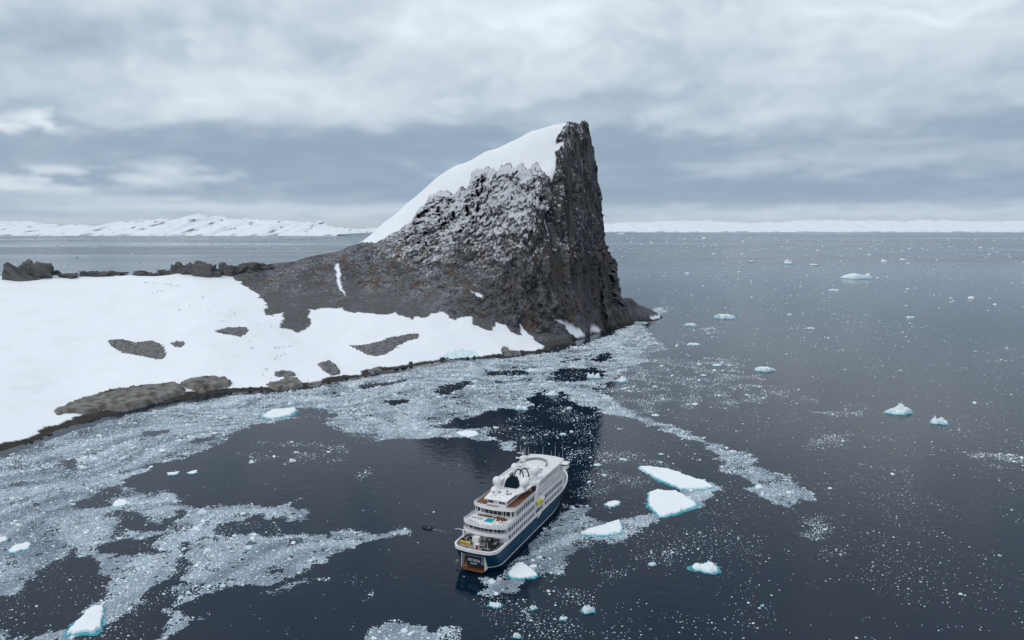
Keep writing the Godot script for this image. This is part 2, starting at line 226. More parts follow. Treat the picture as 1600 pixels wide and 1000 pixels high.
func mat(linear: Color, rough := 0.6, metal := 0.0, spec := 0.5) -> StandardMaterial3D:
	var m := StandardMaterial3D.new()
	m.albedo_color = linear.linear_to_srgb()
	m.roughness = rough
	m.metallic = metal
	m.metallic_specular = spec
	return m

func vmat(rough := 0.9, spec := 0.4) -> StandardMaterial3D:
	var m := mat(Color(1, 1, 1), rough, 0.0, spec)
	m.vertex_color_use_as_albedo = true
	return m

func noise(sd: int, freq: float, oct := 4, kind := FastNoiseLite.FRACTAL_FBM) -> FastNoiseLite:
	var n := FastNoiseLite.new()
	n.seed = sd
	n.noise_type = FastNoiseLite.TYPE_SIMPLEX_SMOOTH
	n.frequency = freq
	n.fractal_type = kind
	n.fractal_octaves = oct
	return n

func grain_texture(sd: int, freq: float, lo: Color, hi: Color, size := 512, oct := 5) -> NoiseTexture2D:
	var t := NoiseTexture2D.new()
	t.width = size; t.height = size
	t.seamless = true
	t.noise = noise(sd, freq, oct)
	var g := Gradient.new()
	g.set_color(0, lo); g.set_color(1, hi)
	g.set_offset(0, 0.25); g.set_offset(1, 0.75)
	t.color_ramp = g
	return t

func bump_texture(sd: int, freq: float, strength: float, size := 512, oct := 5) -> NoiseTexture2D:
	var t := NoiseTexture2D.new()
	t.width = size; t.height = size
	t.seamless = true
	t.as_normal_map = true
	t.bump_strength = strength
	t.noise = noise(sd, freq, oct)
	return t

func pv(a: Array) -> PackedVector2Array:
	var r := PackedVector2Array()
	for i in range(0, a.size(), 2): r.append(Vector2(a[i], a[i + 1]))
	return r

func bounds(p: PackedVector2Array, grow := 0.0) -> Rect2:
	var r := Rect2(p[0], Vector2.ZERO)
	for q in p: r = r.expand(q)
	return r.grow(grow)

func edge_distance(q: Vector2, p: PackedVector2Array) -> float:
	var best := 1e9
	for i in p.size():
		var c := Geometry2D.get_closest_point_to_segment(q, p[i], p[(i + 1) % p.size()])
		best = minf(best, q.distance_squared_to(c))
	return sqrt(best)

# collects triangles; corners are given anticlockwise seen from outside
class Shape:
	var v := PackedVector3Array()
	var n := PackedVector3Array()
	var c := PackedColorArray()
	var color := Color(1, 1, 1)
	func tri(a: Vector3, b: Vector3, d: Vector3) -> void:
		var m := (b - a).cross(d - a).normalized()
		v.append(a); v.append(d); v.append(b)
		for k in 3:
			n.append(m); c.append(color)
	func trin(a: Vector3, b: Vector3, d: Vector3, na: Vector3, nb: Vector3, nd: Vector3) -> void:
		v.append(a); v.append(d); v.append(b)
		n.append(na); n.append(nd); n.append(nb)
		for k in 3: c.append(color)
	func quad(a: Vector3, b: Vector3, d: Vector3, e: Vector3) -> void:
		tri(a, b, d); tri(a, d, e)
	func box(o: Vector3, s: Vector3, b := Basis.IDENTITY) -> void:
		var h := s * 0.5
		var p := []
		for k in 8: p.append(o + b * Vector3(h.x if k & 1 else -h.x, h.y if k & 2 else -h.y, h.z if k & 4 else -h.z))
		quad(p[4], p[5], p[7], p[6]); quad(p[1], p[0], p[2], p[3])
		quad(p[5], p[1], p[3], p[7]); quad(p[0], p[4], p[6], p[2])
		quad(p[6], p[7], p[3], p[2]); quad(p[0], p[1], p[5], p[4])
	# walls between two closed outlines of equal count; outlines run anticlockwise seen from above
	func band(lo: PackedVector3Array, hi: PackedVector3Array) -> void:
		for i in lo.size():
			var j := (i + 1) % lo.size()
			quad(lo[i], lo[j], hi[j], hi[i])
	func cap(ring: PackedVector3Array, up := true) -> void:
		var flat := PackedVector2Array()
		for q in ring: flat.append(Vector2(q.x, q.z))
		var t := Geometry2D.triangulate_polygon(flat)
		for i in range(0, t.size(), 3):
			var a := ring[t[i]]; var b := ring[t[i + 1]]; var d := ring[t[i + 2]]
			var face := (b - a).cross(d - a).y
			if (face > 0.0) == up: tri(a, b, d)
			else: tri(a, d, b)
	func prism(p: PackedVector2Array, y0: float, y1: float, bottom := true) -> void:
		var lo := PackedVector3Array(); var hi := PackedVector3Array()
		var q := p.duplicate()
		if not Geometry2D.is_polygon_clockwise(q): q.reverse()   # x right, z down: this is anticlockwise from above
		for k in q:
			lo.append(Vector3(k.x, y0, k.y)); hi.append(Vector3(k.x, y1, k.y))
		band(lo, hi); cap(hi, true)
		if bottom: cap(lo, false)
	func tube(a: Vector3, b: Vector3, r: float, k := 6, r2 := -1.0) -> void:
		if r2 < 0.0: r2 = r
		var w := (b - a).normalized()
		var s := w.cross(Vector3.UP if absf(w.y) < 0.9 else Vector3.RIGHT).normalized()
		var t := w.cross(s)
		for i in k:
			var a0 := TAU * i / k; var a1 := TAU * (i + 1) / k
			var d0 := s * cos(a0) + t * sin(a0); var d1 := s * cos(a1) + t * sin(a1)
			trin(a + d0 * r, a + d1 * r, b + d1 * r2, d0, d1, d1)
			trin(a + d0 * r, b + d1 * r2, b + d0 * r2, d0, d1, d0)
			tri(b, b + d0 * r2, b + d1 * r2); tri(a, a + d1 * r, a + d0 * r)
	func path(p: Array, r: float, k := 6) -> void:
		for i in p.size() - 1: tube(p[i], p[i + 1], r, k)
	func ball(o: Vector3, r: Vector3, rows := 10, cols := 16, from := 0.0, to := 1.0) -> void:
		for i in rows:
			var p0 := PI * lerpf(from, to, float(i) / rows); var p1 := PI * lerpf(from, to, float(i + 1) / rows)
			for j in cols:
				var t0 := TAU * j / cols; var t1 := TAU * (j + 1) / cols
				var e := [Vector3(sin(p0) * cos(t0), cos(p0), sin(p0) * sin(t0)), Vector3(sin(p0) * cos(t1), cos(p0), sin(p0) * sin(t1)), Vector3(sin(p1) * cos(t1), cos(p1), sin(p1) * sin(t1)), Vector3(sin(p1) * cos(t0), cos(p1), sin(p1) * sin(t0))]
				trin(o + e[0] * r, o + e[1] * r, o + e[2] * r, e[0], e[1], e[2])
				trin(o + e[0] * r, o + e[2] * r, o + e[3] * r, e[0], e[2], e[3])
	func mesh() -> ArrayMesh:
		var a := []
		a.resize(Mesh.ARRAY_MAX)
		a[Mesh.ARRAY_VERTEX] = v; a[Mesh.ARRAY_NORMAL] = n; a[Mesh.ARRAY_COLOR] = c
		var m := ArrayMesh.new()
		m.add_surface_from_arrays(Mesh.PRIMITIVE_TRIANGLES, a)
		return m

func grid_mesh(v: PackedVector3Array, n: PackedVector3Array, c: PackedColorArray, idx: PackedInt32Array) -> ArrayMesh:
	var a := []
	a.resize(Mesh.ARRAY_MAX)
	# keep only the corners that are used
	var put := PackedInt32Array(); put.resize(v.size()); put.fill(-1)
	var v2 := PackedVector3Array(); var n2 := PackedVector3Array(); var c2 := PackedColorArray()
	var id2 := PackedInt32Array(); id2.resize(idx.size())
	for k in idx.size():
		var q := idx[k]
		if put[q] < 0:
			put[q] = v2.size()
			v2.append(v[q]); n2.append(n[q]); c2.append(c[q])
		id2[k] = put[q]
	a[Mesh.ARRAY_VERTEX] = v2; a[Mesh.ARRAY_NORMAL] = n2; a[Mesh.ARRAY_COLOR] = c2; a[Mesh.ARRAY_INDEX] = id2
	var m := ArrayMesh.new()
	m.add_surface_from_arrays(Mesh.PRIMITIVE_TRIANGLES, a)
	return m

# ------------------------------------------------------------------ sky
func build_sky() -> ImageTexture:
	var w := 2048
	var h := 1024
	var data := PackedFloat32Array()
	data.resize(w * h * 3)
	var big := noise(17, 0.75, 5)
	var fine := noise(12, 1.0, 5)
	var wisp := noise(13, 4.5, 4)
	# cloud banks: azimuth, elevation, half width, half height (degrees), lighter or darker
	var banks := [[-31.4, 10.6, 7.1, 2.63, -0.06], [-19.1, 9.5, 15.1, 1.65, 0.15], [-3.9, 15.0, 7.7, 2.56, 0.13], [6.3, 15.0, 5.6, 2.8, 0.13], [26.4, 13.3, 9.9, 2.76, 0.15], [15.9, 11.0, 8.5, 2.47, -0.04], [-11.6, 13.9, 8.9, 2.01, -0.05], [-24.4, 5.5, 12.8, 1.59, -0.07], [-9.9, 5.7, 8.5, 2.02, -0.09], [-2.0, 7.5, 6.1, 1.64, -0.07], [10.9, 6.1, 5.4, 1.41, -0.15], [21.6, 2.8, 18.6, 0.81, -0.13], [27.7, 4.8, 10.5, 1.09, 0.09], [17.0, 4.6, 5.6, 0.69, 0.08], [23.8, 1.2, 18.5, 0.42, 0.15], [-34.2, 6.6, 1.5, 0.51, 0.34], [-24.9, 3.9, 3.2, 0.74, 0.28], [-33.5, 3.1, 2.8, 0.64, 0.3], [-28.7, 1.7, 7.1, 0.54, 0.17], [-16.2, 1.4, 8.0, 0.54, 0.17], [-9.0, 2.8, 6.0, 0.71, -0.06], [14.6, 8.4, 10.6, 1.19, 0.07], [31.3, 7.2, 6.7, 1.14, -0.05], [2.5, 11.9, 8.2, 1.54, 0.05]]
	for y in h:
		var el := (0.5 - (y + 0.5) / h) * 180.0
		var near := absf(el) < 30.0
		if el < -2.0:
			for x in w:
				var k := (y * w + x) * 3
				data[k] = 0.30; data[k + 1] = 0.34; data[k + 2] = 0.40
			continue
		var ce := cos(deg_to_rad(el))
		var base := 0.0
		var steps := [0.0, 0.74, 0.45, 0.66, 1.1, 0.50, 3.0, 0.42, 6.0, 0.43, 8.5, 0.54, 11.0, 0.605, 17.0, 0.65, 60.0, 0.80, 91.0, 0.80]
		for k in range(0, steps.size() - 2, 2):
			if el >= steps[k] and el < steps[k + 2]: base = lerpf(steps[k + 1], steps[k + 3], (el - steps[k]) / (steps[k + 2] - steps[k]))
		if el < 0.0: base = 0.74
		var rise := log(1.0 + maxf(el, 0.0) / 2.5) * 2.6
		for x in w:
			var az := fposmod((x + 0.5) / w * 360.0 + 180.0, 360.0) - 180.0   # straight ahead is the first column
			var s := sin(deg_to_rad(az)) * ce; var c := cos(deg_to_rad(az)) * ce
			var a := big.get_noise_3d(s * 5.0, c * 5.0, rise)
			var b := fine.get_noise_3d(s * 6.0 + a * 1.5, c * 6.0, rise * 1.3 + a)
			var b2 := fine.get_noise_3d(s * 6.0 + a * 1.5, c * 6.0, rise * 1.3 + a + 0.30)
			var l := base + 0.02 + a * 0.16 * smoothstep(1.0, 7.0, el) + (b * 0.07 + (b2 - b) * 0.11) * smoothstep(0.5, 3.0, el)
			if near and absf(az) < 60.0:
				var d := wisp.get_noise_3d(s * 2.6, rise * 0.5, c * 2.6)
				var wa := az + b * 4.0 + d * 2.0
				var we := el + b * 0.8 * smoothstep(0.0, 6.0, el) + d * 0.6
				for q in banks:
					var u: float = (wa - q[0]) / q[2]
					var e: float = (we - q[1]) / q[3]
					var r := u * u + e * e
					if r < 8.0: l += q[4] * (1.0 - smoothstep(0.25, 1.7, sqrt(r) + d * 0.55 + b * 0.35))
				l += d * 0.10 * smoothstep(0.3, 2.0, el)
			if l < 0.47: l = 0.395 + 0.075 * exp((l - 0.47) / 0.10)   # thick cloud bases level out
			l = minf(l, 0.92)
			var t := clampf((l - 0.38) / 0.37, 0.0, 1.0)
			t = pow(t, 0.75)
			var warm := (1.0 - smoothstep(0.1, 0.9, el)) * 0.06
			var k := (y * w + x) * 3
			data[k] = l * (lerpf(0.735, 0.905, t) + warm)
			data[k + 1] = l * (1.0 + warm * 0.3)
			data[k + 2] = l * (lerpf(1.31, 1.10, t) - warm)
	var img := Image.create_from_data(w, h, false, Image.FORMAT_RGBF, data.to_byte_array())
	return ImageTexture.create_from_image(img)

# ------------------------------------------------------------------ island
func solve(a: Array, b: PackedFloat64Array) -> PackedFloat64Array:
	var n := b.size()
	for i in n:
		var p := i
		for r in range(i + 1, n):
			if absf(a[r][i]) > absf(a[p][i]): p = r
		if p != i:
			var t = a[i]; a[i] = a[p]; a[p] = t
			var tb := b[i]; b[i] = b[p]; b[p] = tb
		var ai: PackedFloat64Array = a[i]
		for r in range(i + 1, n):
			var ar: PackedFloat64Array = a[r]
			var f := ar[i] / ai[i]
			if f == 0.0: continue
			for k in range(i, n): ar[k] -= f * ai[k]
			a[r] = ar
			b[r] -= f * b[i]
	for i in range(n - 1, -1, -1):
		var ai: PackedFloat64Array = a[i]
		var s := b[i]
		for k in range(i + 1, n): s -= ai[k] * b[k]
		b[i] = s / ai[i]
	return b

func build_heights() -> void:
	var pts := PackedVector2Array(); var hs := PackedFloat64Array()
	for i in range(0, TERRAIN_POINTS.size(), 3):
		pts.append(Vector2(TERRAIN_POINTS[i], TERRAIN_POINTS[i + 1]) / 100.0); hs.append(TERRAIN_POINTS[i + 2])
	var n := pts.size()
	var soft := 0.0049
	var a := []
	for i in n + 3:
		var row := PackedFloat64Array(); row.resize(n + 3)
		if i < n:
			for j in n: row[j] = sqrt(pts[i].distance_squared_to(pts[j]) + soft) - (0.004 if i == j else 0.0)
			row[n] = 1.0; row[n + 1] = pts[i].x; row[n + 2] = pts[i].y
		else:
			for j in n: row[j] = 1.0 if i == n else (pts[j].x if i == n + 1 else pts[j].y)
		a.append(row)
	hs.append(0); hs.append(0); hs.append(0)
	var w := solve(a, hs)
	var gw := int(GW / GSTEP) + 1; var gh := int(GH / GSTEP) + 1
	height_img = Image.create_empty(gw, gh, false, Image.FORMAT_RF)
	for j in gh:
		for i in gw:
			var q := Vector2(GX0 + i * GSTEP, GD0 + j * GSTEP) / 100.0
			var s := w[n] + w[n + 1] * q.x + w[n + 2] * q.y
			for k in n: s += w[k] * sqrt(q.distance_squared_to(pts[k]) + soft)
			height_img.set_pixel(i, j, Color(s, 0, 0))

# height of the bare ground
func ground(x: float, d: float) -> float:
	var u := clampf((x - GX0) / GSTEP, 0.0, height_img.get_width() - 1.001)
	var v := clampf((d - GD0) / GSTEP, 0.0, height_img.get_height() - 1.001)
	var i := int(u); var j := int(v)
	var fu := u - i; var fv := v - j
	return lerpf(lerpf(height_img.get_pixel(i, j).r, height_img.get_pixel(i + 1, j).r, fu), lerpf(height_img.get_pixel(i, j + 1).r, height_img.get_pixel(i + 1, j + 1).r, fu), fv)

var ribs_noise: FastNoiseLite
var crag_noise: FastNoiseLite
var rough_noise: FastNoiseLite
var swell_noise: FastNoiseLite
var tone_noise: FastNoiseLite
var rust_noise: FastNoiseLite
var dust_noise: FastNoiseLite
var blocks_noise: FastNoiseLite
var shards_noise: FastNoiseLite
var joint_noise: FastNoiseLite
var mottle_noise: FastNoiseLite

# height of the snow lying on the ground
func surface(x: float, d: float) -> float:
	var h := ground(x, d)
	return h + swell_noise.get_noise_2d(x, d) * 1.6 * smoothstep(2.0, 8.0, h)

func rock_noises() -> void:
	joint_noise = noise(36, 0.030, 2)
	mottle_noise = noise(37, 0.33, 1)
	ribs_noise = noise(22, 0.035, 4, FastNoiseLite.FRACTAL_RIDGED)
	crag_noise = noise(23, 0.028, 5, FastNoiseLite.FRACTAL_RIDGED)
	rough_noise = noise(24, 0.17, 2)
	swell_noise = noise(25, 0.016, 3)
	tone_noise = noise(26, 0.02, 4)
	rust_noise = noise(27, 0.035, 4)
	dust_noise = noise(28, 0.26, 1)
	blocks_noise = noise(29, 0.055, 1, FastNoiseLite.FRACTAL_NONE)
	blocks_noise.noise_type = FastNoiseLite.TYPE_CELLULAR
	blocks_noise.cellular_return_type = FastNoiseLite.RETURN_CELL_VALUE
	shards_noise = noise(30, 0.14, 1, FastNoiseLite.FRACTAL_NONE)
	shards_noise.noise_type = FastNoiseLite.TYPE_CELLULAR
	shards_noise.cellular_return_type = FastNoiseLite.RETURN_CELL_VALUE

const SNOW := Color(0.84, 0.87, 0.91)

func rock_color(p: Vector3, n: Vector3) -> Color:
	var gx := p.x; var gd := -p.z
	var snow := SNOW
	var col := Color()
	var t := tone_noise.get_noise_3d(gx, p.y * 0.5, gd)
	var f := rough_noise.get_noise_3d(gx * 1.7, p.y, gd * 1.7)
	var sh := shards_noise.get_noise_3d(gx, p.y * 0.38, gd)
	var bl := blocks_noise.get_noise_3d(gx, p.y * 0.3, gd)
	col = Color(0.092, 0.099, 0.109).lerp(Color(0.255, 0.268, 0.282), clampf(0.5 + t * 0.9 + f * 0.8 + sh * 0.22 + bl * 0.14, 0.0, 1.0))
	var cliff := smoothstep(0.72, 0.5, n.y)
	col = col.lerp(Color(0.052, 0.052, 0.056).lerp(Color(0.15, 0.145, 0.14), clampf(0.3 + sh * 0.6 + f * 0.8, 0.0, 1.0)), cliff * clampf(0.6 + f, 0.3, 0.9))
	var ru := rust_noise.get_noise_3d(gx, p.y * 0.35, gd)
	col = col.lerp(Color(0.13, 0.082, 0.060), smoothstep(0.06, 0.45, ru + sh * 0.12) * 0.75 * smoothstep(190.0, 90.0, p.y))
	# minerals and lichen in the rock
	var mo := mottle_noise.get_noise_3d(gx, p.y * 0.7, gd)
	col = col * (1.0 + mo * 0.75)
	# loose scree on the fans under the cliffs
	var fan := smoothstep(0.62, 0.74, n.y) * smoothstep(75.0, 45.0, p.y + t * 30.0)
	col = col.lerp(Color(0.13, 0.138, 0.145).lerp(Color(0.165, 0.172, 0.178), clampf(0.5 + f, 0.0, 1.0)), fan * 0.85)
	# wind packed snow on the ledges of the upper slabs
	var du := dust_noise.get_noise_3d(gx, p.y, gd)
	var reach := smoothstep(48.0, 160.0, p.y + t * 40.0) * (1.0 - smoothstep(15.0, 66.0, gx + t * 18.0)) * smoothstep(-235.0, -120.0, gx)
	var lie := n.y + du * 0.75 + f * 0.35
	col = col.lerp(snow, smoothstep(-0.30, 0.42, lie - lerpf(1.75, 0.22, reach) + 0.45 * smoothstep(165.0, 215.0, p.y) * reach))
	if p.y > 100.0 and gx > 25.0: col = col.lerp(snow, smoothstep(0.0, 0.12, lie - 0.80))
	if p.y < 1.6 + f * 2.0: col = Color(0.028, 0.028, 0.030)
	elif p.y < 6.0: col = col.lerp(Color(0.05, 0.05, 0.052), 0.6)
	return col

func build_island() -> void:
	rock_noises()
	var xs := PackedFloat32Array(); var ds := PackedFloat32Array()
	var x := -640.0
	while x < 262.0:
		xs.append(x)
		x += 4.0 if x < -420.0 else (1.8 if x < -200.0 else 1.7)
	var d := 300.0
	while d < 1290.0:
		ds.append(d)
		d += 1.5 if d < 620.0 else (2.0 if d < 800.0 else (0.95 if d < 1030.0 else (2.5 if d < 1180.0 else 6.0)))
	var nx := xs.size(); var nd := ds.size()
	var v := PackedVector3Array(); v.resize(nx * nd)
	var nn := PackedVector3Array(); nn.resize(nx * nd)
	var cc := PackedColorArray(); cc.resize(nx * nd)
	var rocky := PackedFloat32Array(); rocky.resize(nx * nd)
	var area := pv(ROCK_AREA); var area_box := bounds(area, 12.0)
	var pockets := []
	for p in SNOW_POCKETS: pockets.append([pv(p), bounds(pv(p), 6.0)])
	var bank := pv(ICE_BANK); var bank_box := bounds(bank, 4.0)
	var warp := noise(21, 0.045, 4)
	for j in nd:
		for i in nx:
			var k := j * nx + i
			var gx := xs[i]; var gd := ds[j]
			var h := ground(gx, gd)
			var wx := warp.get_noise_2d(gx, gd) * 7.0
			var wd := warp.get_noise_2d(gd + 700.0, gx) * 7.0
			var q := Vector2(gx + wx, gd + wd)
			var r := 0.0
			if area_box.has_point(q) and Geometry2D.is_point_in_polygon(q, area): r = 1.0
			if r > 0.0:
				var q2 := Vector2(gx + wx * 0.35, gd + wd * 0.35)
				for p in pockets:
					if p[1].has_point(q2) and Geometry2D.is_point_in_polygon(q2, p[0]): r = 0.0
			rocky[k] = r
			var e := 3.0
			var sx := (ground(gx + e, gd) - ground(gx - e, gd)) / (2.0 * e)
			var sd := (ground(gx, gd + e) - ground(gx, gd - e)) / (2.0 * e)
			var n0 := Vector3(-sx, 1.0, sd).normalized()
			var p0 := Vector3(gx, h, -gd)
			if r > 0.0:
				var steep := smoothstep(0.95, 0.55, n0.y)
				var amp := smoothstep(0.0, 6.0, h) * smoothstep(0.0, 9.0, minf(edge_distance(Vector2(gx, gd), area), 12.0) if gd < 1010.0 else 9.0)
				var f := rough_noise.get_noise_3d(gx, h, gd)
				var c := crag_noise.get_noise_3d(gx, h * 0.55, gd)
				var mid := smoothstep(0.95, 0.8, n0.y)
				var bl := blocks_noise.get_noise_3d(gx + f * 3.0, h * 0.75 + c * 6.0, gd)
				var sh := shards_noise.get_noise_3d(gx + f * 3.0, h * 0.9 + c * 5.0, gd)
				p0 += n0 * ((0.5 + c * lerpf(1.2, 3.0, mid) + (bl * 0.6 + sh * 0.4) * mid) * amp + f * lerpf(0.6, 0.8, mid) * (0.35 + 0.65 * amp))
				p0.y -= 7.0 * smoothstep(0.68, 0.58, n0.y) * amp * smoothstep(22.0, 34.0, h)
			else:
				p0.y = surface(gx, gd)
			v[k] = p0
	for j in nd:
		for i in nx:
			var k := j * nx + i
			var a := v[j * nx + mini(i + 1, nx - 1)] - v[j * nx + maxi(i - 1, 0)]
			var b := v[mini(j + 1, nd - 1) * nx + i] - v[maxi(j - 1, 0) * nx + i]
			nn[k] = a.cross(-b).normalized() * -1.0
			if nn[k].y < 0.0 and absf(nn[k].y) > 0.3: nn[k] = -nn[k]
	var snow := SNOW
	for k in nx * nd:
		var p := v[k]
		var n := nn[k]
		var gx := p.x; var gd := -p.z
		var col := snow
		if rocky[k] > 0.0:
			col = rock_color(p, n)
		else:
			var f2 := rough_noise.get_noise_2d(gx, gd)
			var f3 := tone_noise.get_noise_2d(gx, gd)
			col = col.lerp(Color(0.79, 0.80, 0.815), smoothstep(0.05, 0.5, f3 + f2 * 0.3) * 0.5)
			if p.y < (1.8 if gx < -150.0 else 1.4) + f2 * 0.3 + f3 * 1.4:
				rocky[k] = 1.0
				col = Color(0.040, 0.037, 0.033).lerp(Color(0.075, 0.065, 0.05), clampf(0.4 + f2, 0.0, 1.0))
			elif bank_box.has_point(Vector2(gx, gd)) and Geometry2D.is_point_in_polygon(Vector2(gx, gd), bank):
				col = Color(0.52, 0.70, 0.76).lerp(snow, clampf(0.3 + f2, 0.0, 1.0))
		cc[k] = col
	var si := PackedInt32Array(); var ri := PackedInt32Array()
	for j in nd - 1:
		for i in nx - 1:
			var a := j * nx + i; var b := a + 1; var c := a + nx; var e := c + 1
			if v[a].y < -2.5 and v[b].y < -2.5 and v[c].y < -2.5 and v[e].y < -2.5: continue
			var s := rocky[a] + rocky[b] + rocky[c] + rocky[e]
			if s >= 2.0: ri.append_array([a, c, b, b, c, e])
			else: si.append_array([a, c, b, b, c, e])
	var root := Node3D.new()
	root.name = numbered("island")
	add_child(root)
	tag(root, "snow capped island with a dark rock peak", "", "", "structure")
	var sm := vmat(0.75, 0.35)
	sm.normal_enabled = true
	sm.normal_texture = bump_texture(31, 0.02, 3.0)
	sm.normal_scale = 0.25
	sm.uv1_triplanar = true; sm.uv1_world_triplanar = true
	sm.uv1_scale = Vector3.ONE / 26.0
	var rm := vmat(0.92, 0.35)
	rm.albedo_texture = grain_texture(32, 0.03, Color(0.70, 0.70, 0.70), Color(1, 1, 1))
	rm.normal_enabled = true
	rm.normal_texture = bump_texture(33, 0.03, 8.0)
	rm.normal_scale = 1.0
	rm.uv1_triplanar = true; rm.uv1_world_triplanar = true
	rm.uv1_scale = Vector3.ONE / 14.0
	obj("snow", grid_mesh(v, nn, cc, si), sm, root)
	obj("rock", grid_mesh(v, nn, cc, ri), rm, root)
	build_cliffs(root, rm)

# the cliffs: rings of equal height round the summit, so that steep faces are as finely cut as gentle ones
func build_cliffs(root: Node, rm: Material) -> void:
	var axis := Vector2(66, 985)
	var area := pv(ROCK_AREA)
	var pockets := []
	for p in SNOW_POCKETS: pockets.append([pv(p), bounds(pv(p), 6.0)])
	var warp := noise(21, 0.045, 4)
	var turns := PackedFloat32Array()
	var a := -0.30
	while a < 4.1:
		turns.append(a)
		a += 0.0058 if a < 1.35 else (0.0085 if a < 3.2 else 0.02)
	var levels := PackedFloat32Array()
	var y := 14.0
	while y < 274.0:
		levels.append(y)
		y += 1.25
	var na := turns.size(); var ny := levels.size()
	var base := PackedVector3Array(); base.resize(na * ny)
	var live := PackedFloat32Array(); live.resize(na * ny)
	var step := 1.5
	for i in na:
		var dir := Vector2(-cos(turns[i]), -sin(turns[i]))
		var prof := PackedFloat32Array()
		for k in 310:
			var q := axis + dir * k * step
			prof.append(ground(q.x, q.y))
		for k in range(308, -1, -1): prof[k] = maxf(prof[k], prof[k + 1])
		var k := 309
		for j in ny:
			while k > 0 and prof[k] < levels[j]: k -= 1
			var r := 0.0
			if k < 309 and prof[k] > levels[j]: r = (k + (prof[k] - levels[j]) / maxf(prof[k] - prof[k + 1], 0.001)) * step
			var q := axis + dir * r
			base[j * na + i] = Vector3(q.x, minf(levels[j], prof[0]), -q.y)
	var v := PackedVector3Array(); v.resize(na * ny)
	var n := PackedVector3Array(); n.resize(na * ny)
	var c := PackedColorArray(); c.resize(na * ny)
	for j in ny:
		for i in na:
			var k := j * na + i
			var du := base[j * na + mini(i + 1, na - 1)] - base[j * na + maxi(i - 1, 0)]
			var dv := base[mini(j + 1, ny - 1) * na + i] - base[maxi(j - 1, 0) * na + i]
			var n0 := du.cross(dv).normalized()
			if n0.y < 0.0: n0 = -n0
			if n0.length() < 0.5: n0 = Vector3.UP
			var p := base[k]
			var gx := p.x; var gd := -p.z
			var q := Vector2(gx + warp.get_noise_2d(gx, gd) * 7.0, gd + warp.get_noise_2d(gd + 700.0, gx) * 7.0)
			var inside := Geometry2D.is_point_in_polygon(q, area) or gd > 1000.0 and gx > 60.0
			if inside:
				for w in pockets:
					if w[1].has_point(q) and Geometry2D.is_point_in_polygon(q, w[0]): inside = false
			var steep := smoothstep(0.92, 0.5, n0.y)
			var rim := minf(edge_distance(Vector2(gx, gd), area), 12.0) if gd < 1000.0 else 10.0
			if gx > 40.0 and p.y > 60.0: rim = maxf(rim, 7.0)
			var amp := smoothstep(0.0, 9.0, rim)
			var cr := crag_noise.get_noise_3d(gx, p.y * 0.30, gd)
			var rb := ribs_noise.get_noise_3d(gx * 1.3, p.y * 0.13, gd * 1.3)
			var f := rough_noise.get_noise_3d(gx, p.y * 0.6, gd)
			var bl := blocks_noise.get_noise_3d(gx + f * 3.0, p.y * 0.30 + cr * 5.0, gd + f * 3.0)
			var sh := shards_noise.get_noise_3d(gx + f * 2.0, p.y * 0.38 + cr * 4.0, gd)
			var o := lerpf(cr * 2.0, cr * 7.0 + rb * 6.0, steep) * amp + f * lerpf(1.0, 1.6, steep) * (0.3 + 0.7 * amp) + (bl * 2.8 + sh * 1.2) * lerpf(0.2, 1.0, steep) * amp + 0.8 - 5.0 * steep * smoothstep(30.0, 90.0, gx)
			var jn := absf(joint_noise.get_noise_3d(gx + f * 2.0, p.y * 0.22 + cr * 6.0, gd))
			o -= (3.4 * smoothstep(0.07, 0.0, jn)) * lerpf(0.35, 1.0, steep) * amp
			if inside and n0.y > 0.70 and (gx < 60.0 or p.y < 45.0):
				o = lerpf(o, -3.5, smoothstep(0.70, 0.76, n0.y))
				inside = n0.y < 0.76
			if not inside: o = -3.5
			v[k] = p + Vector3(n0.x, n0.y * 0.5, n0.z) * o
			live[k] = 1.0 if inside else 0.0
	for j in ny:
		for i in na:
			var k := j * na + i
			var du := v[j * na + mini(i + 1, na - 1)] - v[j * na + maxi(i - 1, 0)]
			var dv := v[mini(j + 1, ny - 1) * na + i] - v[maxi(j - 1, 0) * na + i]
			var m := du.cross(dv).normalized()
			var flat := Vector2(base[k].x - axis.x, -base[k].z - axis.y)
			if m.x * flat.x - m.z * flat.y + m.y * 40.0 < 0.0: m = -m
			n[k] = m
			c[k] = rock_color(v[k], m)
	var idx := PackedInt32Array()
	for j in ny - 1:
		for i in na - 1:
			var k := j * na + i
			if live[k] + live[k + 1] + live[k + na] + live[k + na + 1] < 1.0: continue
			if base[k].distance_squared_to(base[k + na + 1]) < 0.0001: continue
			if maxf(v[k].distance_squared_to(v[k + na]), maxf(v[k].distance_squared_to(v[k + 1]), v[k + 1].distance_squared_to(v[k + na + 1]))) > (170.0 if base[k].x < 20.0 else 2500.0): continue
			idx.append_array([k, k + na, k + 1, k + 1, k + na, k + na + 1])
	obj("cliff", grid_mesh(v, n, c, idx), rm, root)

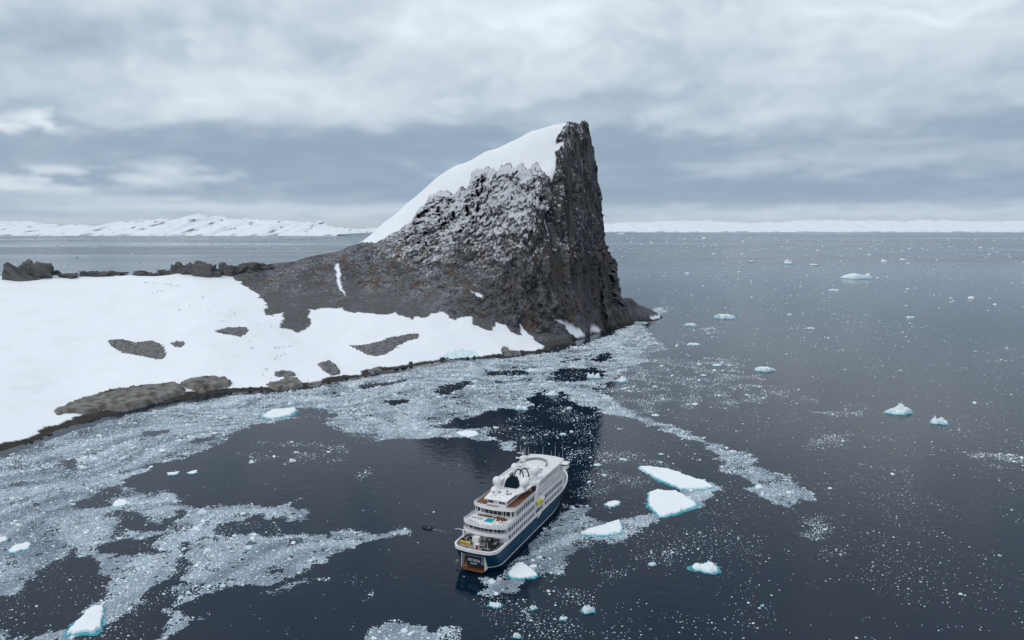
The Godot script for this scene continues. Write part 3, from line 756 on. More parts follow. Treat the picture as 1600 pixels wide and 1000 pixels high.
# a rock rising out of the snow inside an outline
func build_outcrop(label: String, tall: float, outline: PackedVector2Array, rm: Material) -> void:
	var box := bounds(outline, 3.0)
	var step := clampf(sqrt(box.get_area()) / 46.0, 0.45, 1.3)
	var nx := int(box.size.x / step) + 2; var nd := int(box.size.y / step) + 2
	var lump := noise(41, 0.055, 3, FastNoiseLite.FRACTAL_RIDGED)
	var chip := noise(42, 0.20 if tall < 1.1 else 0.09, 2)
	var slab := noise(44, 0.16, 1, FastNoiseLite.FRACTAL_NONE)
	slab.noise_type = FastNoiseLite.TYPE_CELLULAR
	slab.cellular_return_type = FastNoiseLite.RETURN_CELL_VALUE
	var warp := noise(43, 0.10 if tall < 1.1 else 0.05, 3)
	var centre := box.get_center()
	var base := ground(centre.x, centre.y)
	var origin := Vector3(centre.x, maxf(base, 0.0), -centre.y)
	var v := PackedVector3Array(); var n := PackedVector3Array(); var c := PackedColorArray(); var inside := PackedByteArray()
	var flat := tall < 1.1
	for j in nd:
		for i in nx:
			var q := box.position + Vector2(i, j) * step
			var wq := q + Vector2(warp.get_noise_2d(q.x * 3.0, q.y * 3.0), warp.get_noise_2d(q.y * 3.0 + 90.0, q.x * 3.0)) * (2.6 if flat else 2.2)
			var hit := Geometry2D.is_point_in_polygon(wq, outline)
			var dist := edge_distance(wq, outline)
			var up := -0.6
			var ch := chip.get_noise_2d(q.x, q.y)
			if hit:
				var l := lump.get_noise_2d(q.x, q.y)
				if flat: up = 0.12 + minf(dist * 0.25, 0.35) * tall + maxf(0.0, ch) * 0.9
				else: up = 0.1 + tall * smoothstep(0.0, 2.0 if tall > 4.0 else 1.6, dist + ch * 0.8) * (0.74 + 0.34 * l) + ch * 0.3
				if not flat:
					var lid := lerpf(ground(q.x, q.y), base, 0.45) + tall * 0.62 + l * 1.3 - ground(q.x, q.y)
					up = clampf(up, 0.12, maxf(lid, 0.3) + ch * 0.15)
			inside.append(1 if hit else 0)
			v.append(Vector3(q.x, surface(q.x, q.y) + up, -q.y) - origin)
			n.append(Vector3.UP)
			var t := clampf(0.5 + ch * 0.9 + slab.get_noise_2d(q.x + ch * 3.0, q.y * 1.6) * 0.12 + lump.get_noise_2d(q.x * 2.0, q.y * 2.0) * 0.4, 0.0, 1.0)
			var dark := Color(0.10, 0.104, 0.11); var pale := Color(0.27, 0.275, 0.28)
			if tall > 4.0 and origin.x < -100.0 and origin.z > -640.0:
				pale = Color(0.31, 0.30, 0.285); dark = Color(0.105, 0.095, 0.082)
			c.append(dark.lerp(pale, t))
	for j in nd:
		for i in nx:
			var k := j * nx + i
			var a := v[j * nx + mini(i + 1, nx - 1)] - v[j * nx + maxi(i - 1, 0)]
			var b := v[mini(j + 1, nd - 1) * nx + i] - v[maxi(j - 1, 0) * nx + i]
			n[k] = a.cross(b).normalized()
			if n[k].y < 0.0: n[k] = -n[k]
	var idx := PackedInt32Array()
	for j in nd - 1:
		for i in nx - 1:
			var a := j * nx + i
			if inside[a] + inside[a + 1] + inside[a + nx] + inside[a + nx + 1] == 0: continue
			idx.append_array([a, a + nx, a + 1, a + 1, a + nx, a + nx + 1])
	if idx.is_empty(): return
	var o := obj("scree_patch" if flat else "rock_outcrop", grid_mesh(v, n, c, idx), rm)
	o.position = origin
	tag(o, label, "scree" if flat else "rock", "rocks in the snowfield")

# a single crag: a lumpy block with flat faces and a buried foot
func build_crag(label: String, at: Vector2, wide: float, tall: float, rm: Material, sd: int) -> void:
	var lump := noise(50 + sd, 0.9, 3)
	var chip := noise(70 + sd, 3.2, 3, FastNoiseLite.FRACTAL_RIDGED)
	var split := noise(90 + sd, 1.6, 1, FastNoiseLite.FRACTAL_NONE)
	split.noise_type = FastNoiseLite.TYPE_CELLULAR
	split.cellular_return_type = FastNoiseLite.RETURN_CELL_VALUE
	var rows := 12; var cols := 22
	var v := PackedVector3Array(); var n := PackedVector3Array(); var c := PackedColorArray()
	var y := surface(at.x, at.y)
	for i in rows + 1:
		for j in cols:
			var p := PI * 0.62 * i / rows; var t := TAU * j / cols
			var e := Vector3(sin(p) * cos(t), cos(p), sin(p) * sin(t))
			var sq := e / maxf(absf(e.x), maxf(absf(e.y) * 0.9, absf(e.z)))
			e = e.lerp(sq, 0.45)
			e *= 0.92 + lump.get_noise_3dv(e) * 0.34 + chip.get_noise_3dv(e) * 0.14 + split.get_noise_3dv(e) * 0.34
			v.append(Vector3(e.x * wide * 0.56, e.y * tall * 0.86, e.z * wide * 0.36))
			n.append(Vector3.UP)
			var g := chip.get_noise_3d(e.x * 2.0, e.y * 2.0, e.z * 2.0)
			c.append(Color(0.07, 0.073, 0.078).lerp(Color(0.19, 0.19, 0.19), clampf(0.45 + g * 0.7, 0.0, 1.0)))
	var idx := PackedInt32Array()
	for i in rows:
		for j in cols:
			var a := i * cols + j; var b := i * cols + (j + 1) % cols
			idx.append_array([a, a + cols, b, b, a + cols, b + cols])
	var facets := Shape.new()
	for k in range(0, idx.size(), 3):
		facets.color = c[idx[k]]
		facets.tri(v[idx[k]], v[idx[k + 2]], v[idx[k + 1]])
	var o := obj("ridge_rock", facets.mesh(), rm)
	o.position = Vector3(at.x, y - tall * 0.05, -at.y)
	tag(o, label, "rock", "rocks along the ridge")

# snow covered land far across the water
func build_far_land(called: String, label: String, x0: float, x1: float, dist: float, deep: float, crest: Array, rocks: float, sd: int) -> void:
	var nx := 360; var nd := 26
	var rid := noise(sd, 1.0 / (deep * 0.35), 5, FastNoiseLite.FRACTAL_RIDGED)
	var tex := noise(sd + 1, 1.0 / (deep * 0.10), 4)
	var v := PackedVector3Array(); var n := PackedVector3Array(); var c := PackedColorArray()
	var up := func(x: float) -> float:
		for i in range(0, crest.size() - 2, 2):
			if x <= crest[i + 2]:
				return lerpf(crest[i + 1], crest[i + 3], smoothstep(crest[i], crest[i + 2], x))
		return crest[crest.size() - 1]
	for j in nd:
		var t := float(j) / (nd - 1)
		for i in nx:
			var x := lerpf(x0, x1, float(i) / (nx - 1))
			var top: float = up.call(x)
			top *= 1.0 + tex.get_noise_2d(x * 0.25, 300.0) * (0.45 if rocks > 0.3 else 0.16)
			var z := dist + t * deep + tex.get_noise_2d(x, 0.0) * deep * 0.12
			var s := smoothstep(0.0, 1.0, minf(1.0, t * 1.25))
			var h := 0.0
			if j == 0: h = -2.0
			else: h = minf(top, 22.0 + tex.get_noise_2d(x * 3.0, 50.0) * 16.0) + s * maxf(0.0, top - 22.0) * (1.0 + rid.get_noise_2d(x, z) * 0.35) 
			v.append(Vector3(x, h, -z)); n.append(Vector3.UP); c.append(Color(1, 1, 1))
	for j in nd:
		for i in nx:
			var k := j * nx + i
			var a := v[j * nx + mini(i + 1, nx - 1)] - v[j * nx + maxi(i - 1, 0)]
			var b := v[mini(j + 1, nd - 1) * nx + i] - v[maxi(j - 1, 0) * nx + i]
			var m := a.cross(b).normalized()
			if m.y < 0.0: m = -m
			n[k] = m
			var g := tex.get_noise_2d(v[k].x * 1.0, v[k].z * 0.7 + v[k].y * 5.0)
			var bare := smoothstep(0.05, 0.22, g + rid.get_noise_2d(v[k].x + 900.0, v[k].z) * 0.35 - (1.0 - rocks)) if j > 1 else smoothstep(0.0, 0.3, g) * 0.6
			c[k] = Color(0.84, 0.87, 0.91).lerp(Color(0.085, 0.088, 0.095), bare)
	var idx := PackedInt32Array()
	for j in nd - 1:
		for i in nx - 1:
			var a := j * nx + i
			idx.append_array([a, a + nx, a + 1, a + 1, a + nx, a + nx + 1])
	var o := obj(called, grid_mesh(v, n, c, idx), vmat(0.85, 0.3))
	tag(o, label, "", "", "structure")

# ------------------------------------------------------------------ water
func water(ripple: float) -> StandardMaterial3D:
	var m := mat(Color(0.002, 0.012, 0.027), 0.07, 0.0, 0.27)
	m.normal_enabled = true
	m.normal_texture = bump_texture(61, 0.013, 2.5, 1024, 5)
	m.normal_scale = ripple
	m.uv1_triplanar = true; m.uv1_world_triplanar = true
	m.uv1_scale = Vector3.ONE / 90.0
	return m

# calm water in the bay; offshore the wind raises real waves that grow out of it
func build_sea() -> void:
	var root := Node3D.new()
	root.name = numbered("sea")
	add_child(root)
	tag(root, "calm dark grey sea", "", "", "structure")
	var m := water(0.25)
	var edge := 1300.0
	var s := Shape.new()
	s.quad(Vector3(-60000, 0, 20000), Vector3(60000, 0, 20000), Vector3(60000, 0, -edge), Vector3(-60000, 0, -edge))
	obj("bay_water", s.mesh(), m, root)
	var rows := PackedFloat32Array()
	var d := edge
	while d < 75000.0:
		rows.append(d)
		d *= 1.0042 if d < 30000.0 else 1.03
	var cols := 150
	var wind := noise(62, 0.0007, 3)
	var v := PackedVector3Array(); var n := PackedVector3Array(); var c := PackedColorArray(); var idx := PackedInt32Array()
	for j in rows.size():
		for i in cols + 1:
			var t := (float(i) / cols - 0.5) * 2.0
			var x := t * (rows[j] * 1.15 + 300.0)
			var band := wind.get_noise_2d(x * 0.12, rows[j])
			var slope := WAVE_SLOPE * smoothstep(edge, 3600.0, rows[j]) * clampf(0.75 + band * 1.3, 0.15, 1.5) * (1.0 if rows[j] < 26000.0 else 0.0)
			var long := rows[j] * 0.0042 * 7.0
			var ph := TAU * (j / 7.0) + wind.get_noise_2d(x * 0.5, 900.0 + rows[j] * 0.1) * 9.0
			var tall := slope * long / TAU
			v.append(Vector3(x, sin(ph) * tall - tall, -rows[j])); n.append(Vector3(0, 1, slope * cos(ph)).normalized()); c.append(Color(1, 1, 1))
	for j in rows.size() - 1:
		for i in cols:
			var a := j * (cols + 1) + i
			idx.append_array([a, a + cols + 1, a + 1, a + 1, a + cols + 1, a + cols + 2])
	obj("open_water", grid_mesh(v, n, c, idx), m, root)

const WAVE_SLOPE := 0.11

# ------------------------------------------------------------------ sea ice
const MX0 := -420.0
const MD0 := 205.0
const MCELL := 2.0
const MW := 500
const MH := 510
var cover := PackedFloat32Array()
var field_of := PackedByteArray()

func rasterise() -> void:
	cover.resize(MW * MH); cover.fill(0.0)
	field_of.resize(MW * MH); field_of.fill(0)
	var sets := []
	var k := 1
	for name in BRASH_FIELDS:
		sets.append([pv(BRASH_FIELDS[name]), 1.0, k]); k += 1
	for l in LOOSE_FIELDS: sets.append([pv(l[1]), l[0], 30])
	for l in OPEN_LEADS: sets.append([pv(l), -1.0, 31])
	for s in sets:
		var p: PackedVector2Array = s[0]
		var b := bounds(p)
		var i0 := maxi(0, int((b.position.x - MX0) / MCELL)); var i1 := mini(MW - 1, int((b.end.x - MX0) / MCELL) + 1)
		var j0 := maxi(0, int((b.position.y - MD0) / MCELL)); var j1 := mini(MH - 1, int((b.end.y - MD0) / MCELL) + 1)
		for j in range(j0, j1 + 1):
			for i in range(i0, i1 + 1):
				if not Geometry2D.is_point_in_polygon(Vector2(MX0 + i * MCELL, MD0 + j * MCELL), p): continue
				var q := j * MW + i
				if s[1] < 0.0: cover[q] = 0.05 if cover[q] >= 1.0 else cover[q]
				else:
					if s[1] >= 1.0 or cover[q] < 1.0 and s[1] > cover[q]:
						cover[q] = s[1]; field_of[q] = s[2]

func cover_at(x: float, d: float) -> float:
	var u := (x - MX0) / MCELL; var v := (d - MD0) / MCELL
	if u < 0.0 or v < 0.0 or u >= MW - 1 or v >= MH - 1: return 0.0
	var i := int(u); var j := int(v); var fu := u - i; var fv := v - j
	var k := j * MW + i
	return lerpf(lerpf(cover[k], cover[k + 1], fu), lerpf(cover[k + MW], cover[k + MW + 1], fu), fv)

func in_ship(x: float, d: float, margin := 1.5) -> bool:
	var p := Vector2(x - SHIP_X, d - SHIP_D)
	var s := p.dot(Vector2(sin(SHIP_A), cos(SHIP_A))); var t := p.dot(Vector2(cos(SHIP_A), -sin(SHIP_A)))
	return s > -4.0 - margin and s < 100.0 and absf(t) < 9.8 + margin - maxf(0.0, (s - 65.0) * 0.22)

func chunk_mesh(sd: int, sides := 7) -> ArrayMesh:
	var r := RandomNumberGenerator.new(); r.seed = sd
	var lo := PackedVector3Array(); var hi := PackedVector3Array(); var top := PackedVector3Array()
	var lean := Vector2(r.randf_range(-0.25, 0.25), r.randf_range(-0.25, 0.25))
	var long := r.randf_range(1.0, 1.5)
	for i in sides:
		var a := -TAU * (i + r.randf_range(-0.3, 0.3)) / sides
		var w := 0.5 * r.randf_range(0.7, 1.08)
		var e := Vector2(cos(a) * long, sin(a)) * w
		lo.append(Vector3(e.x, -0.15, e.y))
		hi.append(Vector3(e.x * 0.97, 0.16 + e.dot(lean) * 0.6, e.y * 0.97))
		top.append(Vector3(e.x * 0.66, 0.30 + e.dot(lean) + r.randf_range(-0.04, 0.04), e.y * 0.66))
	var s := Shape.new()
	s.band(lo, hi); s.band(hi, top)
	var mid := Vector3.ZERO
	for q in top: mid += q / sides
	for i in sides: s.tri(mid, top[i], top[(i + 1) % sides])
	return s.mesh()

func build_brash() -> void:
	rasterise()
	var warp := noise(81, 0.05, 4); var fine := noise(82, 0.22, 3); var clump := noise(83, 0.035, 4); var drift := noise(84, 0.010, 4)
	var lane := noise(86, 0.05, 3)
	var swirl := noise(89, 0.006, 2)
	# ice gathers in lanes drawn out by the drift
	var lanes := func(x: float, d: float) -> float:
		var w := swirl.get_noise_2d(x, d) * 70.0
		return lane.get_noise_2d((x * 0.86 + d * 0.5 + w) * 0.22, d * 0.86 - x * 0.5 + w)
	# the frozen slush between the pieces
	var v := PackedVector3Array(); var n := PackedVector3Array(); var c := PackedColorArray(); var idx := PackedInt32Array()
	for band in [[207.0, 480.0, 1.0], [480.0, 760.0, 1.6], [760.0, 1210.0, 2.6]]:
		var step: float = band[2]
		var nx := int((560.0 - MX0) / step); var nd := int((band[1] - band[0]) / step)
		var base := v.size()
		var on := PackedFloat32Array(); on.resize((nx + 1) * (nd + 1))
		for j in nd + 1:
			for i in nx + 1:
				var x := MX0 + i * step; var d: float = band[0] + j * step
				var k := j * (nx + 1) + i
				if absf(x) > d * 0.76 + 8.0: continue
				var rough := cover_at(x, d)
				if rough < 0.01 and cover_at(x + 6.0, d) < 0.01 and cover_at(x - 6.0, d) < 0.01: continue
				var f := fine.get_noise_2d(x, d)
				var m := cover_at(x + warp.get_noise_2d(x, d) * 8.0 + f * 2.5, d + warp.get_noise_2d(d + 500.0, x) * 8.0 + f * 2.5)
				on[k] = m + f * 0.12 - maxf(0.0, clump.get_noise_2d(x * 1.2, d * 1.2) - 0.16) * 1.8 - maxf(0.0, fine.get_noise_2d(x * 1.4 + 300.0, d * 1.4) - 0.24) * 1.6
		var put := PackedInt32Array(); put.resize(on.size()); put.fill(-1)
		for j in nd:
			for i in nx:
				var a := j * (nx + 1) + i
				var q: PackedInt32Array = [a, a + nx + 1, a + 1, a + nx + 2]
				var hits := 0
				for k in q: hits += 1 if on[k] > 0.55 else 0
				if hits < 3: continue
				var xc := MX0 + i * step; var dc: float = band[0] + j * step
				if in_ship(xc, dc, 0.0): continue
				for k in q:
					if put[k] < 0:
						put[k] = v.size()
						var x := MX0 + (k % (nx + 1)) * step; var d: float = band[0] + (k / (nx + 1)) * step
						var ln: float = lanes.call(x, d)
						var t := clampf(0.5 + ln * 0.8 + clump.get_noise_2d(x * 2.0, d * 2.0) * 0.4 + fine.get_noise_2d(x, d) * 0.25, 0.0, 1.0)
						v.append(Vector3(x + fine.get_noise_2d(x * 3.0, d * 3.0) * step * 0.9, 0.035 + fine.get_noise_2d(d, x) * 0.02, -d + fine.get_noise_2d(d * 3.0, x * 3.0 + 60.0) * step * 0.9)); n.append(Vector3.UP)
						c.append(Color(0.22, 0.265, 0.315).lerp(Color(0.55, 0.605, 0.66), t))
				if hits == 4: idx.append_array([put[q[0]], put[q[1]], put[q[2]], put[q[2]], put[q[1]], put[q[3]]])
				else:
					var three := []
					for k: int in [q[0], q[1], q[3], q[2]]:
						if on[k] > 0.55: three.append(put[k])
					idx.append_array(three)
	var sm := vmat(0.55, 0.3)
	sm.albedo_texture = grain_texture(85, 0.07, Color(0.58, 0.62, 0.67), Color(1, 1, 1), 1024, 4)
	sm.uv1_triplanar = true; sm.uv1_world_triplanar = true
	sm.uv1_scale = Vector3.ONE / 26.0
	var sl := obj("slush_ice", grid_mesh(v, n, c, idx), sm)
	tag(sl, "grey slush of fine ice floating between the pieces", "slush", "", "stuff")
	print("slush triangles ", idx.size() / 3)
	# the pieces
	var at := PackedVector3Array()      # east, size, north
	var rnd := RandomNumberGenerator.new(); rnd.seed = 99
	for j in MH:
		for i in MW:
			var d := MD0 + j * MCELL; var x := MX0 + i * MCELL
			if d < 212.0 or absf(x) > d * 0.76 + 6.0: continue
			var wx := warp.get_noise_2d(x, d) * 8.0; var wd := warp.get_noise_2d(d + 500.0, x) * 8.0
			var q := cover_at(x + wx, d + wd)
			var cl := clump.get_noise_2d(x, d)
			var dr := drift.get_noise_2d(x, d * 2.2)
			var here := 0.0
			if q > 0.55:
				var ln: float = lanes.call(x, d)
				here = clampf(0.85 + cl * 1.0 + ln * 1.2, 0.2, 1.7)
			else: here = maxf(q * clampf(0.55 + cl * 2.4, 0.0, 2.0), 0.0)
			# single pieces adrift everywhere, more of them on the open eastern side
			var tr: float = lanes.call(x, d)
			here += clampf(0.002 + dr * 0.035 + maxf(0.0, tr - 0.04) * 0.13, 0.0006, 0.07) * (1.0 if x > 30.0 or d > 560.0 else 0.12)
			var rate := 2.6 if d < 380.0 else (1.4 if d < 560.0 else (0.55 if d < 800.0 else 0.3))
			var want := here * rate * MCELL * MCELL
			var many := int(want) + (1 if rnd.randf() < want - int(want) else 0)
			for k in many:
				var px := x + rnd.randf_range(-1.0, 1.0) * MCELL * 0.5; var pd := d + rnd.randf_range(-1.0, 1.0) * MCELL * 0.5
				if in_ship(px, pd, 0.6) or ground(px, pd) > -0.25: continue
				var s := (0.24 if d < 380.0 else (0.34 if d < 560.0 else (0.5 if d < 800.0 else 0.75))) * exp(absf(rnd.randfn()) * 0.52)
				if rnd.randf() < 0.013: s *= rnd.randf_range(2.0, 4.5)
				at.append(Vector3(px, minf(s, 4.5), pd))
	for k in 5200:        # far out
		var d := 1150.0 * pow(9.0, rnd.randf()) 
		var x := rnd.randf_range(-0.76, 0.76) * d
		if drift.get_noise_2d(x * 0.35, d * 0.6) < rnd.randf_range(-0.35, 0.3): continue
		if x < 240.0 and d < 1350.0 or x < -100.0 and rnd.randf() < 0.6: continue
		at.append(Vector3(x, d * 0.0011 * exp(absf(rnd.randfn()) * 0.6), d))
	print("pieces ", at.size())
	# the 300 that show largest stand alone, the rest is one mass
	var rank := PackedFloat32Array()
	for q in at: rank.append(q.y / Vector2(q.x, q.z).length())
	var sorted := rank.duplicate(); sorted.sort()
	var limit := sorted[maxi(0, sorted.size() - 300)]
	var kinds := []
	for k in 8: kinds.append(chunk_mesh(900 + k, 6 + k % 3))
	var im := vmat(0.5, 0.4)
	im.subsurf_scatter_enabled = false
	var rest := []
	for k in 8: rest.append([])
	var single := 0
	var zones := ["open water right of the ship", "brash along the snowy shore", "brash tongue left of the ship", "thin sliver of brash at lower left", "small brash patch at lower left", "brash patch at the bottom edge", "brash in the lee of the ship", "brash round the two flat floes", "long river of brash on the right", "ice crumbs below the stern"]
	for k in at.size():
		var q := at[k]
		var b := Basis(Vector3.UP, rnd.randf() * TAU).scaled(Vector3(q.y, q.y * rnd.randf_range(0.55, 1.15), q.y * rnd.randf_range(0.7, 1.0)))
		var tint := rnd.randf()
		var col := Color(0.80, 0.84, 0.88).lerp(Color(0.42, 0.56, 0.64), minf(1.0, tint * tint + 0.35 * smoothstep(0.7, 0.3, q.y)))
		if rnd.randf() < 0.012: col = Color(0.30, 0.60, 0.66)
		var sort := rnd.randi() % 8
		if rank[k] >= limit and single < 300:
			single += 1
			var o := obj("ice_chunk", kinds[sort], ice_mats[clampi(int(tint * tint * 4.0), 0, 3)])
			o.transform = Transform3D(b, Vector3(q.x, 0.02, -q.z))
			var u := clampi(int((q.x - MX0) / MCELL), 0, MW - 1); var w := clampi(int((q.z - MD0) / MCELL), 0, MH - 1)
			var z := field_of[w * MW + u]
			var where := ""
			if z == 1:
				if q.z > 640.0: where = "brash below the cliffs of the peak"
				elif q.z > 520.0: where = "brash off the landing place"
				elif q.x < -190.0: where = "brash at the left edge"
				elif q.z > 330.0: where = "brash above the dark lead on the left"
				elif q.x < -110.0: where = "brash between the leads at lower left"
				else: where = "brash right of the lower left leads"
			elif z >= 1 and z < zones.size(): where = zones[z]
			elif q.x < -60.0: where = "dark lead on the left"
			elif q.x < 15.0: where = "dark water just left of the ship"
			elif q.z < 262.0: where = "dark water right below the stern"
			elif q.z < 330.0: where = "dark water right of the ship"
			elif q.z < 480.0: where = "open water beside the flat floes"
			else: where = "open water beyond the long river of brash"
			var look: String = ("large " if q.y > 2.2 else ("" if q.y > 1.4 else "small ")) + ["white", "off white", "pale blue", "grey blue"][clampi(int(tint * tint * 4.0), 0, 3)]
			where = look + " chunk of ice in the " + where
			tag(o, where, "ice", where.replace("chunk", "chunks"))
		else: rest[sort].append([Transform3D(b, Vector3(q.x, 0.03, -q.z)), col])
	var heap := Node3D.new()
	heap.name = numbered("brash_ice")
	add_child(heap)
	tag(heap, "countless small pieces of brash ice on the water", "brash ice", "", "stuff")
	for k in 8:
		var mm := MultiMesh.new()
		mm.transform_format = MultiMesh.TRANSFORM_3D
		mm.use_colors = true
		mm.mesh = kinds[k]
		mm.instance_count = rest[k].size()
		for i in rest[k].size():
			mm.set_instance_transform(i, rest[k][i][0]); mm.set_instance_color(i, rest[k][i][1])
		var mi := MultiMeshInstance3D.new()
		mi.multimesh = mm
		mi.material_override = im
		mi.name = "ice_pieces"
		mi.set_meta("kind", "stuff")
		heap.add_child(mi, true)

var ice_mats := []
var floe_top: StandardMaterial3D
var floe_foot: StandardMaterial3D

func ice_materials() -> void:
	for k in 4: ice_mats.append(mat(Color(0.80, 0.84, 0.88).lerp(Color(0.42, 0.56, 0.64), k * 0.25), 0.5, 0.0, 0.4))
	floe_top = vmat(0.7, 0.35)
	floe_top.normal_enabled = true
	floe_top.normal_texture = bump_texture(87, 0.02, 6.0)
	floe_top.normal_scale = 0.5
	floe_top.uv1_triplanar = true; floe_top.uv1_world_triplanar = true
	floe_top.uv1_scale = Vector3.ONE / 9.0
	floe_foot = mat(Color(0.06, 0.44, 0.50), 0.35, 0.0, 0.4)
	floe_foot.albedo_texture = grain_texture(88, 0.02, Color(0.62, 0.75, 0.80), Color(1, 1, 1), 256)
	floe_foot.uv1_triplanar = true; floe_foot.uv1_world_triplanar = true
	floe_foot.uv1_scale = Vector3.ONE / 7.0

# a flat floe: snow on a slab of ice whose washed foot shows turquoise
func build_floe(label: String, tall: float, foot: float, outline: PackedVector2Array, sd: int) -> void:
	var b := bounds(outline); var mid := b.get_center()
	var jag := noise(300 + sd, 0.35, 3); var hump := noise(330 + sd, 0.12, 3)
	var ring := PackedVector2Array()
	for i in outline.size():
		var p := outline[i]; var q := outline[(i + 1) % outline.size()]
		var steps := maxi(1, int(p.distance_to(q) / maxf(0.8, b.size.length() / 60.0)))
		for k in steps:
			var r := p.lerp(q, float(k) / steps)
			ring.append(r - mid + Vector2(jag.get_noise_2d(r.x * 2.0, r.y * 2.0), jag.get_noise_2d(r.y * 2.0 + 70.0, r.x * 2.0)) * 0.9)
	if Geometry2D.is_polygon_clockwise(ring): ring.reverse()
	# in (east, north) this ring is anticlockwise; seen from above in the world it stays so
	var root := thing("ice_floe", label, "ice floe", Vector3(mid.x, 0, -mid.y), 0.0, "larger floes")
	var s := Shape.new()
	s.color = Color(0.83, 0.86, 0.89)
	var rows := [1.06, 1.0, 0.97, 0.86, 0.62, 0.34, 0.0]
	var lift := [0.02, 0.55, 0.86, 0.97, 1.02, 1.05, 1.06]
	var rings := []
	for k in rows.size():
		var rr := PackedVector3Array()
		for q in ring:
			var p: Vector2 = q * rows[k]
			var y: float = tall * lift[k] * (1.0 + (p.y / maxf(b.size.y, 1.0)) * 0.25) + hump.get_noise_2d(p.x, p.y) * 0.45 * smoothstep(0.0, 0.6, lift[k])
			if k < 3: y += jag.get_noise_2d(p.x * 3.0, p.y * 3.0) * 0.25 * tall
			rr.append(Vector3(p.x, y if k > 0 else -0.3, -p.y))
		rings.append(rr)
	for k in rows.size() - 1:
		s.color = Color(0.50, 0.70, 0.76) if k == 0 else Color(0.83, 0.86, 0.89)
		s.band(rings[k], rings[k + 1])
	obj("snow_top", s.mesh(), floe_top, root)
	if foot > 0.0:
		var f := Shape.new()
		var lo := PackedVector3Array(); var hi := PackedVector3Array(); var inn := PackedVector3Array()
		for q in ring:
			var w := foot * (1.2 + jag.get_noise_2d(q.x, q.y + 40.0) * 1.6) + (0.9 if q.y < 0.0 else 0.0) * foot
			var e := q + q.normalized() * maxf(w, 0.05)
			lo.append(Vector3(e.x, -0.4, -e.y)); hi.append(Vector3(e.x, 0.06, -e.y)); inn.append(Vector3(q.x * 0.9, 0.30, -q.y * 0.9))
		f.band(lo, hi); f.band(hi, inn)
		obj("ice_foot", f.mesh(), floe_foot, root)

# a growler or small berg
func build_growler(label: String, x: float, d: float, wide: float, tall: float, kind: int, sd: int) -> void:
	var root := thing("growler" if wide < 30.0 else "iceberg", label, "iceberg", Vector3(x, 0, -d), 0.0, "growlers and bergs")
	var edge := noise(500 + sd, 0.9, 3); var hump := noise(540 + sd, 1.7, 3); var chip := noise(580 + sd, 4.0, 3, FastNoiseLite.FRACTAL_RIDGED)
	var r := RandomNumberGenerator.new(); r.seed = 600 + sd
	var cols := 30; var rows := 11
	var peak := Vector2(r.randf_range(-0.35, 0.35), r.randf_range(-0.1, 0.2))
	var deep := r.randf_range(0.55, 0.8) if kind != 3 else 0.4
	var v := PackedVector3Array(); var n := PackedVector3Array(); var c := PackedColorArray(); var idx := PackedInt32Array()
	var reach := PackedFloat32Array()
	tall = maxf(0.35, tall - wide * deep * clampf(150.0 / d, 0.0, 0.6) * 0.6) * (0.72 if kind < 2 else 0.7)
	for j in cols:
		var a := TAU * j / cols
		reach.append(0.5 * (0.86 + edge.get_noise_2d(cos(a), sin(a)) * 0.55))
	for i in rows + 1:
		var t := float(i) / rows
		for j in cols:
			var a := TAU * j / cols
			var e := Vector2(cos(a), sin(a)) * reach[j] * (1.0 - t)
			var h := 0.0
			match kind:
				0: h = smoothstep(0.0, 0.22, t) * (0.75 + hump.get_noise_2d(e.x * 1.5, e.y * 1.5) * 0.6)
				1: h = smoothstep(0.0, 0.26, t) * (0.55 + hump.get_noise_2d(e.x * 2.2, e.y * 2.2) * 1.1)
				2: h = smoothstep(0.0, 0.2, t) * (0.25 + hump.get_noise_2d(e.x * 2.0, e.y * 2.0) * 0.5) + 0.75 * pow(maxf(0.0, 1.0 - e.distance_to(peak * 0.7) * (2.6 if e.x > peak.x * 0.7 else 3.6)), 0.8)
				_: h = smoothstep(0.0, 0.3, t) * (0.35 + 0.5 * exp(-pow((e.x + 0.02) * 4.6, 2.0)) + 0.85 * exp(-pow((e.x - 0.40) * 12.0, 2.0)))
			h = maxf(h, 0.08) + (chip.get_noise_2d(e.x, e.y) * 0.16 if i > 0 else 0.0)
			v.append(Vector3(e.x * wide, (h * tall * 1.15) if i > 0 else -0.5, -e.y * wide * deep)); n.append(Vector3.ZERO)
			c.append(Color(0.83, 0.86, 0.89).lerp(Color(0.48, 0.69, 0.76), 0.75 if i < 2 else clampf(chip.get_noise_2d(e.x * 2.0, e.y * 2.0) * 0.5, 0.0, 0.35)))
	for i in rows:
		for j in cols:
			var a := i * cols + j; var b := i * cols + (j + 1) % cols
			idx.append_array([a, a + cols, b, b, a + cols, b + cols])
	for k in range(0, idx.size(), 3):
		var f := (v[idx[k + 2]] - v[idx[k]]).cross(v[idx[k + 1]] - v[idx[k]])
		for m in 3: n[idx[k + m]] += f
	for k in n.size(): n[k] = n[k].normalized()
	obj("ice_body", grid_mesh(v, n, c, idx), floe_top, root)
	var f := Shape.new()
	var lo := PackedVector3Array(); var hi := PackedVector3Array(); var inn := PackedVector3Array()
	for j in cols:
		var a := TAU * j / cols
		var w := reach[j] * (1.05 + maxf(0.0, edge.get_noise_2d(cos(a) * 2.0 + 5.0, sin(a) * 2.0)) * 0.7) + (0.05 if sin(a) < 0.0 else 0.0)
		var e := Vector2(cos(a), sin(a)) * w * wide
		lo.append(Vector3(e.x, -0.4, -e.y * deep)); hi.append(Vector3(e.x, 0.07, -e.y * deep)); inn.append(Vector3(e.x * 0.8, 0.05 + tall * 0.06, -e.y * deep * 0.8))
	f.band(lo, hi); f.band(hi, inn)
	obj("ice_foot", f.mesh(), floe_foot, root)

# ------------------------------------------------------------------ ship (local: x starboard, y up, -z towards the bow)
var M := {}

